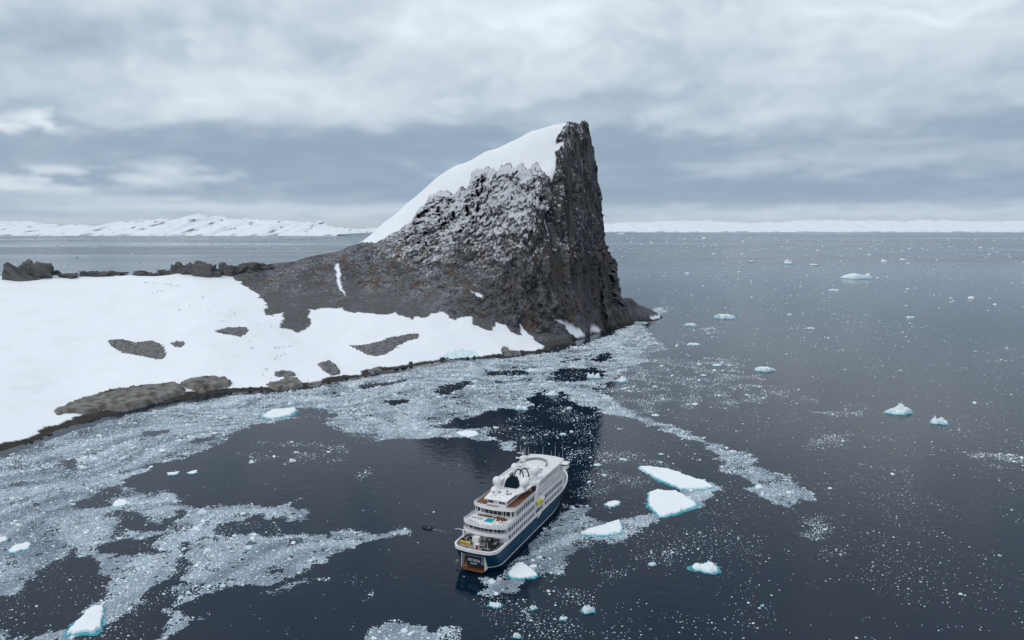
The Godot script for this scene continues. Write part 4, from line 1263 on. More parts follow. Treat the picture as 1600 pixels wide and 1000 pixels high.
func ship_materials() -> void:
	M.white = mat(Color(0.87, 0.87, 0.87), 0.45)
	M.white.albedo_texture = grain_texture(110, 0.01, Color(0.95, 0.95, 0.945), Color(1, 1, 1), 256)
	M.white.uv1_triplanar = true; M.white.uv1_scale = Vector3.ONE / 9.0
	M.deck = mat(Color(0.82, 0.83, 0.84), 0.7)
	M.deck.albedo_texture = grain_texture(111, 0.02, Color(0.86, 0.86, 0.86), Color(1, 1, 1), 256)
	M.deck.uv1_triplanar = true; M.deck.uv1_scale = Vector3.ONE / 6.0
	M.grey_deck = mat(Color(0.22, 0.24, 0.25), 0.75)
	M.blue = mat(Color(0.003, 0.045, 0.095), 0.35, 0.0, 0.3)
	M.navy = mat(Color(0.004, 0.014, 0.036), 0.5, 0.0, 0.25)
	M.stripe = mat(Color(0.72, 0.75, 0.78), 0.4)
	M.teak = mat(Color(0.22, 0.095, 0.04), 0.65)
	M.teak.albedo_texture = grain_texture(112, 0.03, Color(0.72, 0.66, 0.6), Color(1, 1, 1), 256)
	M.teak.uv1_triplanar = true; M.teak.uv1_scale = Vector3(0.08, 0.3, 0.3)
	M.glass = mat(Color(0.035, 0.042, 0.055), 0.12)
	M.pane = mat(Color(0.06, 0.066, 0.085), 0.2)
	M.dark = mat(Color(0.018, 0.019, 0.022), 0.6)
	M.funnel = mat(Color(0.004, 0.016, 0.028), 0.65, 0.0, 0.2)
	M.rubber = mat(Color(0.016, 0.017, 0.02), 0.55)
	M.grey = mat(Color(0.25, 0.26, 0.27), 0.6)
	M.yellow = mat(Color(0.62, 0.58, 0.03), 0.45)
	M.orange = mat(Color(0.60, 0.27, 0.02), 0.55)
	M.pool = mat(Color(0.01, 0.36, 0.40), 0.08)
	M.red = mat(Color(0.45, 0.02, 0.04), 0.6)
	M.dome = mat(Color(0.76, 0.79, 0.80), 0.4)
	M.skin = mat(Color(0.45, 0.26, 0.18), 0.6)
	M.lime = mat(Color(0.30, 0.45, 0.03), 0.6)
	M.jacket = mat(Color(0.02, 0.06, 0.16), 0.7)

func half_beam(s: float, y: float) -> float:
	var f := clampf(y / 9.0, 0.0, 1.3)
	var b := 9.75 * lerpf(0.93, 1.0, minf(f, 1.0))
	var from := 56.0 + 8.0 * f; var length := 95.0 + 7.0 * f
	var u := clampf((s - from) / (length - from), 0.0, 1.0)
	return b * pow(maxf(0.0, 1.0 - pow(u, 1.9 + 0.7 * f)), 0.85)

func hull_ring(y: float, notch := 0.0, inset := 0.0) -> PackedVector3Array:
	var f := clampf(y / 9.0, 0.0, 1.0)
	var round := lerpf(5.5, 3.6, f)
	var b := half_beam(0.0, y) - inset
	var s0 := lerpf(0.6, -3.6, f) + inset
	var half := PackedVector2Array()      # starboard half from the middle of the stern to the bow: (t, s)
	var flat := b - round
	for k in [0.0, 0.2, 0.35]: half.append(Vector2(flat * k, s0))
	half.append(Vector2(5.2, s0)); half.append(Vector2(5.2, s0))
	for i in range(0, 7):
		var a := PI * 0.5 * i / 6.0
		half.append(Vector2(maxf(5.25, flat + round * sin(a)), s0 + round * (1.0 - cos(a))))
	for i in half.size():
		half[i].y += 1.3 * pow(absf(half[i].x) / 9.5, 2.0)
		if notch > 0.0 and i < 4: half[i].y = notch
	var length := 95.0 + 7.0 * clampf(y / 9.0, 0.0, 1.3)
	var from := s0 + round + 2.5
	for i in range(0, 31):
		var t := float(i) / 30.0
		var s := lerpf(from, length - inset * 1.5, 1.0 - pow(1.0 - t, 1.35))
		half.append(Vector2(maxf(0.02, half_beam(s, y) - inset), s))
	var r := PackedVector3Array()
	for i in range(half.size()): r.append(Vector3(half[i].x, y, -half[i].y))
	for i in range(half.size() - 1, 0, -1): r.append(Vector3(-half[i].x, y, -half[i].y))
	return r

# outline of a deck house: aft end bowed, sides parallel, optional recess for the boats
func house(aft: float, fore: float, half: float, bow := 1.2, recess := false, y := 9.0) -> PackedVector2Array:
	var h := PackedVector2Array()
	for i in 9:
		var t := i / 8.0
		var e := half * t
		var s := aft + bow * t * t
		if i == 8: s += 0.6
		h.append(Vector2(e, s))
	if recess:
		for q in [[half, 39.5], [half - 2.4, 39.6], [half - 2.4, 48.9], [half, 49.0]]: h.append(Vector2(q[0], q[1]))
	for i in 12:
		var s := lerpf(maxf(aft + bow + 3.0, 52.0 if recess else 0.0), fore, i / 11.0)
		h.append(Vector2(minf(half, half_beam(s, y) - 0.25 + maxf(0.0, half - 9.75)), s))
	h.append(Vector2(half * 0.35, fore + 1.5))
	var r := PackedVector2Array()
	for q in h: r.append(Vector2(q.x, -q.y))
	for i in range(h.size() - 1, 0, -1): r.append(Vector2(-h[i].x, -h[i].y))
	return r

func ring_at(p: PackedVector2Array, y: float) -> PackedVector3Array:
	var r := PackedVector3Array()
	for q in p: r.append(Vector3(q.x, y, q.y))
	return r

func sp(t: float, y: float, s: float) -> Vector3: return Vector3(t, y, -s)

func prism_part(called: String, p: PackedVector2Array, y0: float, y1: float, m: Material, parent: Node) -> MeshInstance3D:
	var s := Shape.new()
	s.prism(p, y0, y1)
	return obj(called, s.mesh(), m, parent)

func box_part(called: String, at: Vector3, size: Vector3, m: Material, parent: Node, turn := Vector3.ZERO) -> MeshInstance3D:
	var s := Shape.new()
	s.box(Vector3.ZERO, size)
	var o := obj(called, s.mesh(), m, parent)
	o.position = at
	o.rotation = turn
	return o

# a rail with stanchions along an outline (t, -s) between two indexes
func railing(p: PackedVector3Array, high: float, parent: Node, m: Material, gap := 1.6) -> void:
	var s := Shape.new()
	for i in p.size() - 1:
		var a := p[i]; var b := p[i + 1]
		for k in [0.5, 1.0]: s.tube(a + Vector3.UP * high * k, b + Vector3.UP * high * k, 0.05, 4)
		var many := maxi(1, int(a.distance_to(b) / gap))
		for q in many: s.tube(a.lerp(b, float(q) / many), a.lerp(b, float(q) / many) + Vector3.UP * high, 0.05, 4)
	obj("railing", s.mesh(), m, parent)

# walls that stand on an outline with some thickness: a bulwark or a deck edge
func wall_ring(called: String, outer: PackedVector3Array, inner: PackedVector3Array, y0: float, y1: float, m: Material, parent: Node) -> void:
	var s := Shape.new()
	var ol := outer.duplicate(); var oh := outer.duplicate(); var il := inner.duplicate(); var ih := inner.duplicate()
	for i in outer.size():
		ol[i].y = y0; oh[i].y = y1; il[i].y = y0; ih[i].y = y1
	s.band(ol, oh); s.band(oh, ih); s.band(ih, il)
	obj(called, s.mesh(), m, parent)

func text_part(called: String, words: String, size: float, at: Vector3, turn: Vector3, m: Material, parent: Node) -> void:
	var t := TextMesh.new()
	var f := SystemFont.new()
	f.font_names = PackedStringArray(["Droid Serif"])
	t.font = f
	t.text = words
	t.font_size = 64
	t.pixel_size = size / 64.0
	t.depth = 0.04
	var o := obj(called, t, m, parent)
	o.position = at
	o.rotation = turn

func build_ship() -> void:
	ship_materials()
	var ship := thing("expedition_ship", "white and dark blue expedition cruise ship seen from astern among the brash ice", "ship", Vector3(SHIP_X, 0, -SHIP_D), -SHIP_A)
	# hull, from the water up, with a well in the stern
	var well := 1.8
	var s := Shape.new()
	s.band(hull_ring(-1.5), hull_ring(0.0)); s.band(hull_ring(0.0), hull_ring(1.6)); s.cap(hull_ring(1.6), true)
	s.band(hull_ring(1.6, well), hull_ring(2.05, well))
	obj("boot_top", s.mesh(), M.navy, ship)
	s = Shape.new(); s.band(hull_ring(2.05, well), hull_ring(2.5, well)); obj("hull_stripe", s.mesh(), M.stripe, ship)
	s = Shape.new()
	s.band(hull_ring(2.5, well), hull_ring(5.0, well)); s.band(hull_ring(5.0, well), hull_ring(7.6, well)); s.cap(hull_ring(7.6), false); s.band(hull_ring(7.6), hull_ring(8.3))
	var hull := obj("hull", s.mesh(), M.blue, ship)
	wall_ring("mooring_slot", hull_ring(8.3, 0.0, 0.18), hull_ring(8.3, 0.0, 0.4), 8.3, 8.7, M.dark, ship)
	wall_ring("bulwark", hull_ring(8.7, 0.0, -0.06), hull_ring(8.7, 0.0, 0.45), 8.7, 9.95, M.white, ship)
	s = Shape.new(); s.cap(hull_ring(8.75, 0.0, 0.3), true); obj("working_deck", s.mesh(), M.grey_deck, ship)
	# hull ports
	var port := Shape.new(); port.box(Vector3.ZERO, Vector3(0.10, 0.5, 0.5))
	var pm := port.mesh()
	for k in 14:
		var sx := 12.0 + k * 3.9
		if sx > 38.0 and sx < 50.0: continue
		var o := obj("porthole", pm, M.glass, hull); o.position = sp(half_beam(sx, 4.6) + 0.0, 4.6, sx)
	# stern well: white walls, teak floor and ramp, the name board
	for e: float in [-1.0, 1.0]: box_part("well_wall", sp(5.10 * e, 4.6, -0.4), Vector3(0.16, 5.9, 4.4), M.white, ship)
	box_part("well_back", sp(0, 4.6, 1.72), Vector3(10.1, 5.9, 0.12), M.white, ship)
	box_part("stern_platform", sp(0, 1.72, -0.7), Vector3(10.0, 0.22, 4.6), M.teak, ship)
	box_part("platform_lip", sp(0.0, 1.35, -3.0), Vector3(9.0, 0.5, 0.5), M.teak, ship)
	box_part("boarding_ramp", sp(-3.7, 3.3, -0.6), Vector3(2.3, 0.2, 4.6), M.teak, ship, Vector3(0.62, 0, 0))
	box_part("boarding_step", sp(4.3, 2.1, 0.6), Vector3(1.2, 0.5, 1.6), M.white, ship)
	var board := box_part("name_board", sp(0.7, 5.2, -3.1), Vector3(6.0, 3.3, 0.3), M.navy, ship, Vector3(-0.25, 0, 0))
	text_part("lettering", "SH VEGA", 1.25, Vector3(0.0, 0.45, 0.16), Vector3.ZERO, M.stripe, board)
	text_part("lettering", "NASSAU", 0.75, Vector3(0.0, -0.75, 0.16), Vector3.ZERO, M.stripe, board)
	box_part("board_frame", Vector3(0, 1.72, 0.0), Vector3(6.7, 0.16, 0.42), M.navy, board)
	box_part("fender", sp(-8.8, 1.9, 0.6), Vector3(1.2, 0.7, 0.7), M.grey, ship)
	# deck houses
	var white: Material = M.white
	prism_part("deck_house", house(8.6, 77.0, 9.45, 1.2, true), 8.75, 12.0, white, ship)
	prism_part("deck_house", house(9.6, 77.0, 9.45, 1.2, true), 12.5, 15.5, white, ship)
	prism_part("deck_house", house(18.0, 42.0, 9.3, 0.8), 16.0, 19.5, white, ship)
	prism_part("deck_house", house(42.0, 76.0, 7.6, 0.2), 16.0, 19.5, white, ship)
	prism_part("deck_house", house(19.0, 41.0, 4.6, 0.5), 20.0, 22.3, white, ship)
	prism_part("deck_house", house(40.5, 70.0, 8.2, 0.0), 20.0, 22.6, white, ship)
	var bridge := prism_part("bridge", house(68.5, 75.5, 9.0, 0.0), 20.0, 22.7, white, ship)
	# deck plates with rounded white edges
	var plates := [[6.0, 77.6, 9.75, 12.0, 12.5, 1.6], [5.6, 77.6, 9.75, 15.5, 16.0, 2.2], [15.0, 77.2, 9.65, 19.5, 20.0, 1.9]]
	for q in plates:
		var p := house(q[0], q[1], q[2], q[5])
		prism_part("deck_plate", p, q[3], q[4], M.deck, ship)
		var inner := house(q[0] + 0.22, q[1] - 0.2, q[2] - 0.22, q[5])
		wall_ring("deck_edge", ring_at(house(q[0] - 0.04, q[1] + 0.04, q[2] + 0.04, q[5]), 0), ring_at(inner, 0), q[3] - 0.12, q[4] + 0.75, white, ship)
		var rp := PackedVector3Array()
		for i in p.size():
			if -p[i].y < 20.0: rp.append(Vector3(p[i].x, q[4] + 0.75, p[i].y))
		# from port to starboard round the stern
		var run := []
		for v3 in rp: run.append(v3)
		run.sort_custom(func(a, b): return atan2(a.x, a.z + 30.0) < atan2(b.x, b.z + 30.0))
		railing(PackedVector3Array(run), 0.55, ship, M.stripe, 2.0)
	# roofs
	var roof := PackedVector2Array()
	for q in [[-5.2, 18.0], [5.2, 18.0], [5.4, 26.0], [6.4, 29.0], [7.6, 33.0], [7.8, 40.0], [-7.8, 40.0], [-7.6, 30.0], [-6.0, 26.0]]: roof.append(Vector2(q[0], -q[1]))
	prism_part("roof", roof, 22.3, 22.75, white, ship)
	var top := house(40.0, 77.4, 9.5, 0.0)
	prism_part("sun_deck", top, 22.75, 23.2, M.deck, ship)
	wall_ring("deck_edge", ring_at(house(39.96, 77.44, 9.54, 0.0), 0), ring_at(house(40.2, 77.2, 9.25, 0.0), 0), 22.6, 23.9, white, ship)
	# bridge wings with windows
	for e: float in [-1.0, 1.0]:
		box_part("bridge_wing", sp(10.4 * e, 21.3, 73.8), Vector3(3.6, 1.5, 3.6), white, bridge)
		box_part("wing_roof", sp(10.4 * e, 22.98, 73.8), Vector3(4.2, 0.42, 4.6), white, bridge)
		box_part("window", sp(10.4 * e, 22.4, 73.8), Vector3(3.5, 0.7, 3.5), M.glass, bridge)
	# teak walk beside the roof and the dark bulkhead at its end
	box_part("teak_deck", sp(6.9, 20.03, 29.0), Vector3(4.7, 0.07, 22.0), M.teak, ship)
	box_part("teak_deck", sp(-6.9, 20.03, 29.0), Vector3(4.7, 0.07, 22.0), M.teak, ship)
	box_part("teak_deck", sp(-1.2, 20.03, 17.5), Vector3(5.5, 0.07, 2.2), M.teak, ship)
	for e: float in [-1.0, 1.0]: box_part("bulkhead", sp(8.4 * e, 21.4, 40.35), Vector3(2.2, 2.7, 0.3), mat(Color(0.07, 0.03, 0.02), 0.6), ship)
	# sloping white fins that close the walk
	for e: float in [-1.0, 1.0]:
		var f := Shape.new()
		var a := 9.72 * e
		var pts := [Vector2(36.5, 16.0), Vector2(39.5, 16.0), Vector2(44.5, 23.6), Vector2(41.0, 23.6)]
		for k in 2:
			var x: float = a + 0.15 * (1 - 2 * k)
			var r := [sp(x, pts[0].y, pts[0].x), sp(x, pts[1].y, pts[1].x), sp(x, pts[2].y, pts[2].x), sp(x, pts[3].y, pts[3].x)]
			if k == 0: f.quad(r[0], r[1], r[2], r[3])
			else: f.quad(r[3], r[2], r[1], r[0])
		for i in 4:
			var j := (i + 1) % 4
			f.quad(sp(a - 0.15, pts[i].y, pts[i].x), sp(a - 0.15, pts[j].y, pts[j].x), sp(a + 0.15, pts[j].y, pts[j].x), sp(a + 0.15, pts[i].y, pts[i].x))
		obj("fin", f.mesh(), white, ship)
	# windows: three rows a side, each with its pane, between white posts
	var win := Shape.new(); win.box(Vector3.ZERO, Vector3(0.08, 1.9, 1.55)); var wm := win.mesh()
	var post := Shape.new(); post.box(Vector3.ZERO, Vector3(0.34, 2.9, 0.34)); var psm := post.mesh()
	var small := Shape.new(); small.box(Vector3.ZERO, Vector3(0.08, 1.1, 1.2)); var smm := small.mesh()
	for e: float in [-1.0, 1.0]:
		for row in 2:
			var y := 10.6 + row * 3.45
			for k in 31:
				var sx := 11.6 + k * 2.1
				if sx > 38.4 and sx < 50.0 or sx > 74.5: continue
				var hb := minf(9.45, half_beam(sx, 9.0) - 0.25)
				var o := obj("window", wm, M.pane if (k * 7 + row * 3) % 5 else M.glass, ship); o.position = sp((hb + 0.05) * e, y, sx)
				o = obj("window_post", psm, white, ship); o.position = sp((hb + 0.14) * e, y - 0.15, sx + 1.05)
		for k in 8:
			var o := obj("window", wm, M.pane, ship); o.position = sp(9.35 * e, 17.9, 20.0 + k * 2.4)
		for k in 13:
			var o := obj("window", smm, M.glass, ship); o.position = sp(7.66 * e, 18.0, 46.5 + k * 2.2)
			if k < 10:
				o = obj("window", smm, M.glass, ship); o.position = sp(8.26 * e, 21.4, 46.0 + k * 2.3)
	# aft window walls
	for q in [[0.0, 17.9, 17.6, 17.4, 2.9], [0.0, 13.95, 9.3, 16.5, 2.5]]:
		for k in 9:
			var t: float = (k - 4) * q[3] / 9.0
			box_part("window", sp(t, q[1], q[2] + 0.9 * pow(t / 9.0, 2.0) + (0.25 if q[1] < 15.0 else 0.33)), Vector3(q[3] / 9.0 - 0.35, q[4], 0.2), M.glass, ship)
	for k in [-3.2, -2.0, 1.9, 3.3]: box_part("window", sp(k, 21.35, 18.98 + 0.03 * absf(k)), Vector3(1.1, 1.0, 0.18), M.glass, ship)
	for k in 9: box_part("window", sp(4.64, 21.3, 21.0 + k * 2.0), Vector3(0.1, 1.1, 1.4), M.glass, ship)
	# pillars under the decks aft
	for e: float in [-1.0, 1.0]:
		for q in [[8.6, 12.5, 15.5, 8.0], [4.5, 12.5, 15.5, 6.9], [8.9, 16.0, 19.5, 17.3], [4.6, 16.0, 19.5, 15.9], [8.9, 8.75, 12.0, 8.0]]:
			var p := Shape.new(); p.tube(sp(q[0] * e, q[1], q[3]), sp(q[0] * e, q[2], q[3]), 0.13, 8); obj("pillar", p.mesh(), white, ship)
	# pool with its rim, on the terrace
	box_part("pool_rim", sp(0.5, 16.18, 11.4), Vector3(4.6, 0.5, 5.0), white, ship)
	box_part("pool", sp(0.5, 16.32, 11.4), Vector3(3.6, 0.30, 4.0), M.pool, ship)
	box_part("bar_counter", sp(4.2, 16.6, 14.2), Vector3(3.6, 1.1, 1.0), M.teak, ship)
	box_part("teak_deck", sp(3.4, 16.03, 14.6), Vector3(6.5, 0.07, 3.2), M.teak, ship)
	box_part("teak_deck", sp(-3.6, 16.03, 15.8), Vector3(6.5, 0.07, 1.8), M.teak, ship)
	# curved wind screen on the sun deck
	var scr := Shape.new()
	for i in 16:
		var a0 := PI * (0.03 + 0.94 * i / 16.0); var a1 := PI * (0.03 + 0.94 * (i + 1) / 16.0)
		var p0 := sp(-1.8 - 6.4 * cos(a0), 23.2, 63.0 + 9.5 * sin(a0)); var p1 := sp(-1.8 - 6.4 * cos(a1), 23.2, 63.0 + 9.5 * sin(a1))
		var m := (p0 + p1) * 0.5
		scr.box(m + Vector3.UP * 0.6, Vector3(p0.distance_to(p1) + 0.05, 1.2, 0.25), Basis(Vector3.UP, atan2(-(p1 - p0).z, (p1 - p0).x)))
	obj("wind_screen", scr.mesh(), M.grey, ship)
	for q in [[-3.0, 58.0], [3.2, 59.5], [-4.5, 55.0]]: box_part("skylight", sp(q[0], 23.4, q[1]), Vector3(3.0, 0.45, 1.1), M.grey, ship)
	# funnel with exhaust pipes and hoops
	var fu := Shape.new()
	var fa := PackedVector2Array([Vector2(-2.9, -33.2), Vector2(2.9, -33.2), Vector2(3.1, -35.0), Vector2(2.7, -37.6), Vector2(-2.7, -37.6), Vector2(-3.1, -35.0)])
	var lo := PackedVector3Array(); var mi := PackedVector3Array(); var hi := PackedVector3Array()
	for q in fa:
		lo.append(Vector3(q.x, 22.7, q.y)); mi.append(Vector3(q.x * 0.84, 25.0, q.y * 0.98 - 0.7)); hi.append(Vector3(q.x * 0.55, 26.7, q.y * 0.96 - 1.5))
	lo.reverse(); mi.reverse(); hi.reverse()
	if (lo[1] - lo[0]).cross(lo[2] - lo[1]).y < 0.0:
		lo.reverse(); mi.reverse(); hi.reverse()
	fu.band(lo, mi); fu.band(mi, hi); fu.cap(hi)
	var funnel := obj("funnel", fu.mesh(), M.funnel, ship)
	for q in [[-0.9, 35.4], [-0.2, 35.8], [0.5, 35.3], [-0.5, 36.4]]:
		var p := Shape.new(); p.tube(sp(q[0], 26.3, q[1]), sp(q[0], 28.4, q[1] - 0.2), 0.32, 10); obj("exhaust_pipe", p.mesh(), M.dark, funnel)
	for q in [0.0, 1.8]:
		var p := Shape.new(); var arc := []
		for i in 13: arc.append(sp(1.6 + q + 2.1 * cos(PI * i / 12.0), 26.2 + 3.3 * sin(PI * i / 12.0), 39.2 + q))
		p.path(arc, 0.26, 6); obj("hoop", p.mesh(), M.funnel, funnel)
	for q in [[-5.6, 35.5, 1.0], [5.0, 39.4, 0.8]]: box_part("casing", sp(q[0], 23.9, q[1]), Vector3(1.6, 2.4, 5.0 * q[2]), white, ship, Vector3(0.25, 0, 0))
	# radomes on pedestals
	for q in [[30.1, -4.9, 26.2, 1.95], [32.6, 6.9, 26.2, 2.1], [46.5, 6.3, 27.2, 2.25], [50.5, -5.4, 26.0, 1.8], [45.2, 3.6, 25.2, 1.2]]:
		var p := Shape.new(); p.ball(sp(q[1], q[2], q[0]), Vector3(q[3], q[3] * 1.04, q[3]), 14, 22)
		var o := obj("radome", p.mesh(), M.dome, ship)
		p = Shape.new(); p.tube(sp(q[1], 22.7, q[0]), sp(q[1], q[2] - q[3] * 0.8, q[0]), q[3] * 0.45, 10)
		for k in 4: p.tube(sp(q[1] + 0.9 * cos(TAU * k / 4.0), 22.7, q[0] + 0.9 * sin(TAU * k / 4.0)), sp(q[1] + 0.7 * cos(TAU * k / 4.0), q[2] - q[3] * 0.7, q[0] + 0.7 * sin(TAU * k / 4.0)), 0.1, 5)
		obj("pedestal", p.mesh(), white, o)
	# signal mast
	var ma := Shape.new()
	ma.tube(sp(-2.0, 23.2, 52.0), sp(-2.0, 34.0, 52.0), 0.42, 8, 0.18)
	for k in 3: ma.tube(sp(-2.0 + [-1.4, 1.4, 0.0][k], 23.2, 52.0 + [0.8, 0.8, -1.8][k]), sp(-2.0, 30.5, 52.0), 0.14, 6)
	var mast := obj("mast", ma.mesh(), white, ship)
	box_part("radar_bar", sp(-3.4, 30.2, 51.6), Vector3(4.0, 0.4, 0.5), white, mast)
	box_part("radar_bar", sp(-3.0, 32.6, 51.6), Vector3(3.0, 0.3, 0.4), white, mast)
	box_part("mast_platform", sp(-2.0, 29.4, 51.6), Vector3(2.4, 0.2, 2.0), white, mast)
	for q in [[-3.2, 33.0, 3.0], [-1.4, 31.6, 3.4]]:
		var p := Shape.new(); p.tube(sp(q[0], q[1], 52.0), sp(q[0], q[1] + q[2], 52.0), 0.07, 5); obj("antenna", p.mesh(), white, mast)
	for q in [[-4.2, 60.0, 10.0], [-1.0, 74.5, 6.5], [1.2, 74.5, 3.0], [3.5, 74.0, 5.0], [5.2, 75.0, 7.5], [7.4, 74.5, 4.2], [9.4, 74.2, 9.0], [11.4, 73.6, 3.0], [-5.0, 74.0, 4.0], [-8.0, 73.0, 5.5]]:
		var p := Shape.new(); p.tube(sp(q[0], 23.1, q[1]), sp(q[0], 23.1 + q[2], q[1]), 0.085, 5, 0.05); obj("antenna", p.mesh(), M.stripe, ship)
	# small fittings on the roofs
	var fit := RandomNumberGenerator.new(); fit.seed = 77
	for k in 16:
		var t := fit.randf_range(-4.6, 4.6); var sx := fit.randf_range(19.5, 31.0)
		box_part("vent", sp(t, 22.95, sx), Vector3(fit.randf_range(0.4, 1.2), fit.randf_range(0.3, 0.6), fit.randf_range(0.4, 1.4)), [M.white, M.white, M.grey][k % 3], ship)
	for k in 12:
		var t := fit.randf_range(-6.5, 6.5); var sx := fit.randf_range(48.0, 60.0)
		box_part("vent", sp(t, 23.4, sx), Vector3(fit.randf_range(0.5, 1.6), fit.randf_range(0.3, 0.7), fit.randf_range(0.5, 1.4)), [M.white, M.white, M.grey][k % 3], ship)
	for x in [-3.4, -2.2]:
		var p := Shape.new(); p.tube(sp(x, 23.0, 21.5), sp(x + 1.0, 23.7, 27.0), 0.07, 5); obj("ladder", p.mesh(), M.grey, ship)
	# boat bay on both sides: dark floor, davits
	for e: float in [-1.0, 1.0]:
		box_part("boat_bay", sp(7.9 * e, 12.3, 44.25), Vector3(1.7, 0.3, 9.2), M.grey, ship)
		for sx in [40.6, 47.9]:
			var p := Shape.new(); p.path([sp(7.6 * e, 12.2, sx), sp(7.8 * e, 16.6, sx), sp(9.9 * e, 17.0, sx)], 0.2, 6); obj("davit", p.mesh(), white, ship)
		for k in 3: box_part("gangway", sp(9.9 * e, 8.2 + k * 0.7, 42.0 + k * 2.4), Vector3(0.5, 0.25, 2.6), white, ship, Vector3(0.25, 0, 0))
		box_part("side_door", sp(9.76 * e, 7.4, 44.0), Vector3(0.1, 1.9, 3.2), M.dark, ship)
	# deck crane on the port quarter, its jib swung out
	var cr := Shape.new(); cr.tube(sp(-9.0, 8.8, 6.6), sp(-9.0, 12.6, 6.6), 0.42, 10); var crane := obj("deck_crane", cr.mesh(), white, ship)
	cr = Shape.new(); cr.tube(sp(-9.0, 12.5, 6.6), sp(-10.6, 13.3, 5.2), 0.26, 8, 0.16); cr.tube(sp(-10.6, 13.3, 5.2), sp(-11.7, 13.5, 4.2), 0.12, 6); obj("jib", cr.mesh(), white, crane)
	for q in [[-4.3, 0.5, 3.2], [0.6, -1.6, 3.6], [5.0, 0.2, 3.4], [-1.6, -2.2, 5.0]]:
		var p := Shape.new(); p.tube(sp(q[0], 8.8, q[1]), sp(q[0], 8.8 + q[2], q[1]), 0.09, 5); obj("stern_pole", p.mesh(), white, ship)
	box_part("deck_store", sp(-2.4, 10.1, 5.4), Vector3(2.8, 2.7, 2.4), white, ship)
	box_part("deck_store", sp(-0.4, 9.5, 1.6), Vector3(2.0, 1.5, 1.8), M.deck, ship)
	box_part("winch", sp(2.1, 9.3, -1.0), Vector3(1.6, 1.0, 1.4), M.grey, ship)
	box_part("winch", sp(-5.2, 9.2, -0.6), Vector3(2.4, 0.9, 1.2), M.grey, ship)
	box_part("stern_bench", sp(-1.0, 9.3, -2.2), Vector3(4.0, 0.7, 0.8), mat(Color(0.16, 0.19, 0.28), 0.6), ship)
	# loose things on deck
	build_deck_gear()

func deck_point(t: float, y: float, s: float) -> Vector3:
	return Vector3(SHIP_X, 0, -SHIP_D) + Basis(Vector3.UP, -SHIP_A) * sp(t, y, s)

# an inflatable boat about 5 m long, bow towards -z
func inflatable(called: String, label: String, at: Vector3, turn: float, group := "") -> Node3D:
	var o := thing(called, label, "boat", at, turn, group)
	var s := Shape.new(); var p := []
	for e: float in [-1.0, 1.0]:
		p = [Vector3(0.85 * e, 0.42, 2.5), Vector3(0.88 * e, 0.42, 0.0), Vector3(0.82 * e, 0.45, -1.4), Vector3(0.5 * e, 0.55, -2.2), Vector3(0.0, 0.66, -2.55)]
		for i in 4: s.tube(p[i], p[i + 1], 0.27, 10, 0.25)
		for i in 4: s.ball(p[i], Vector3.ONE * 0.27, 6, 10)
	obj("tube", s.mesh(), M.rubber, o)
	s = Shape.new(); s.box(Vector3(0, 0.22, 0.2), Vector3(1.6, 0.16, 4.4)); obj("floor", s.mesh(), M.grey, o)
	s = Shape.new(); s.box(Vector3(0, 0.55, 2.35), Vector3(1.5, 0.6, 0.1)); obj("transom", s.mesh(), M.dark, o)
	var en := Shape.new(); en.box(Vector3(0, 0.95, 2.6), Vector3(0.42, 0.55, 0.6)); en.box(Vector3(0, 0.4, 2.62), Vector3(0.2, 0.8, 0.25)); obj("outboard_motor", en.mesh(), M.dark, o)
	return o

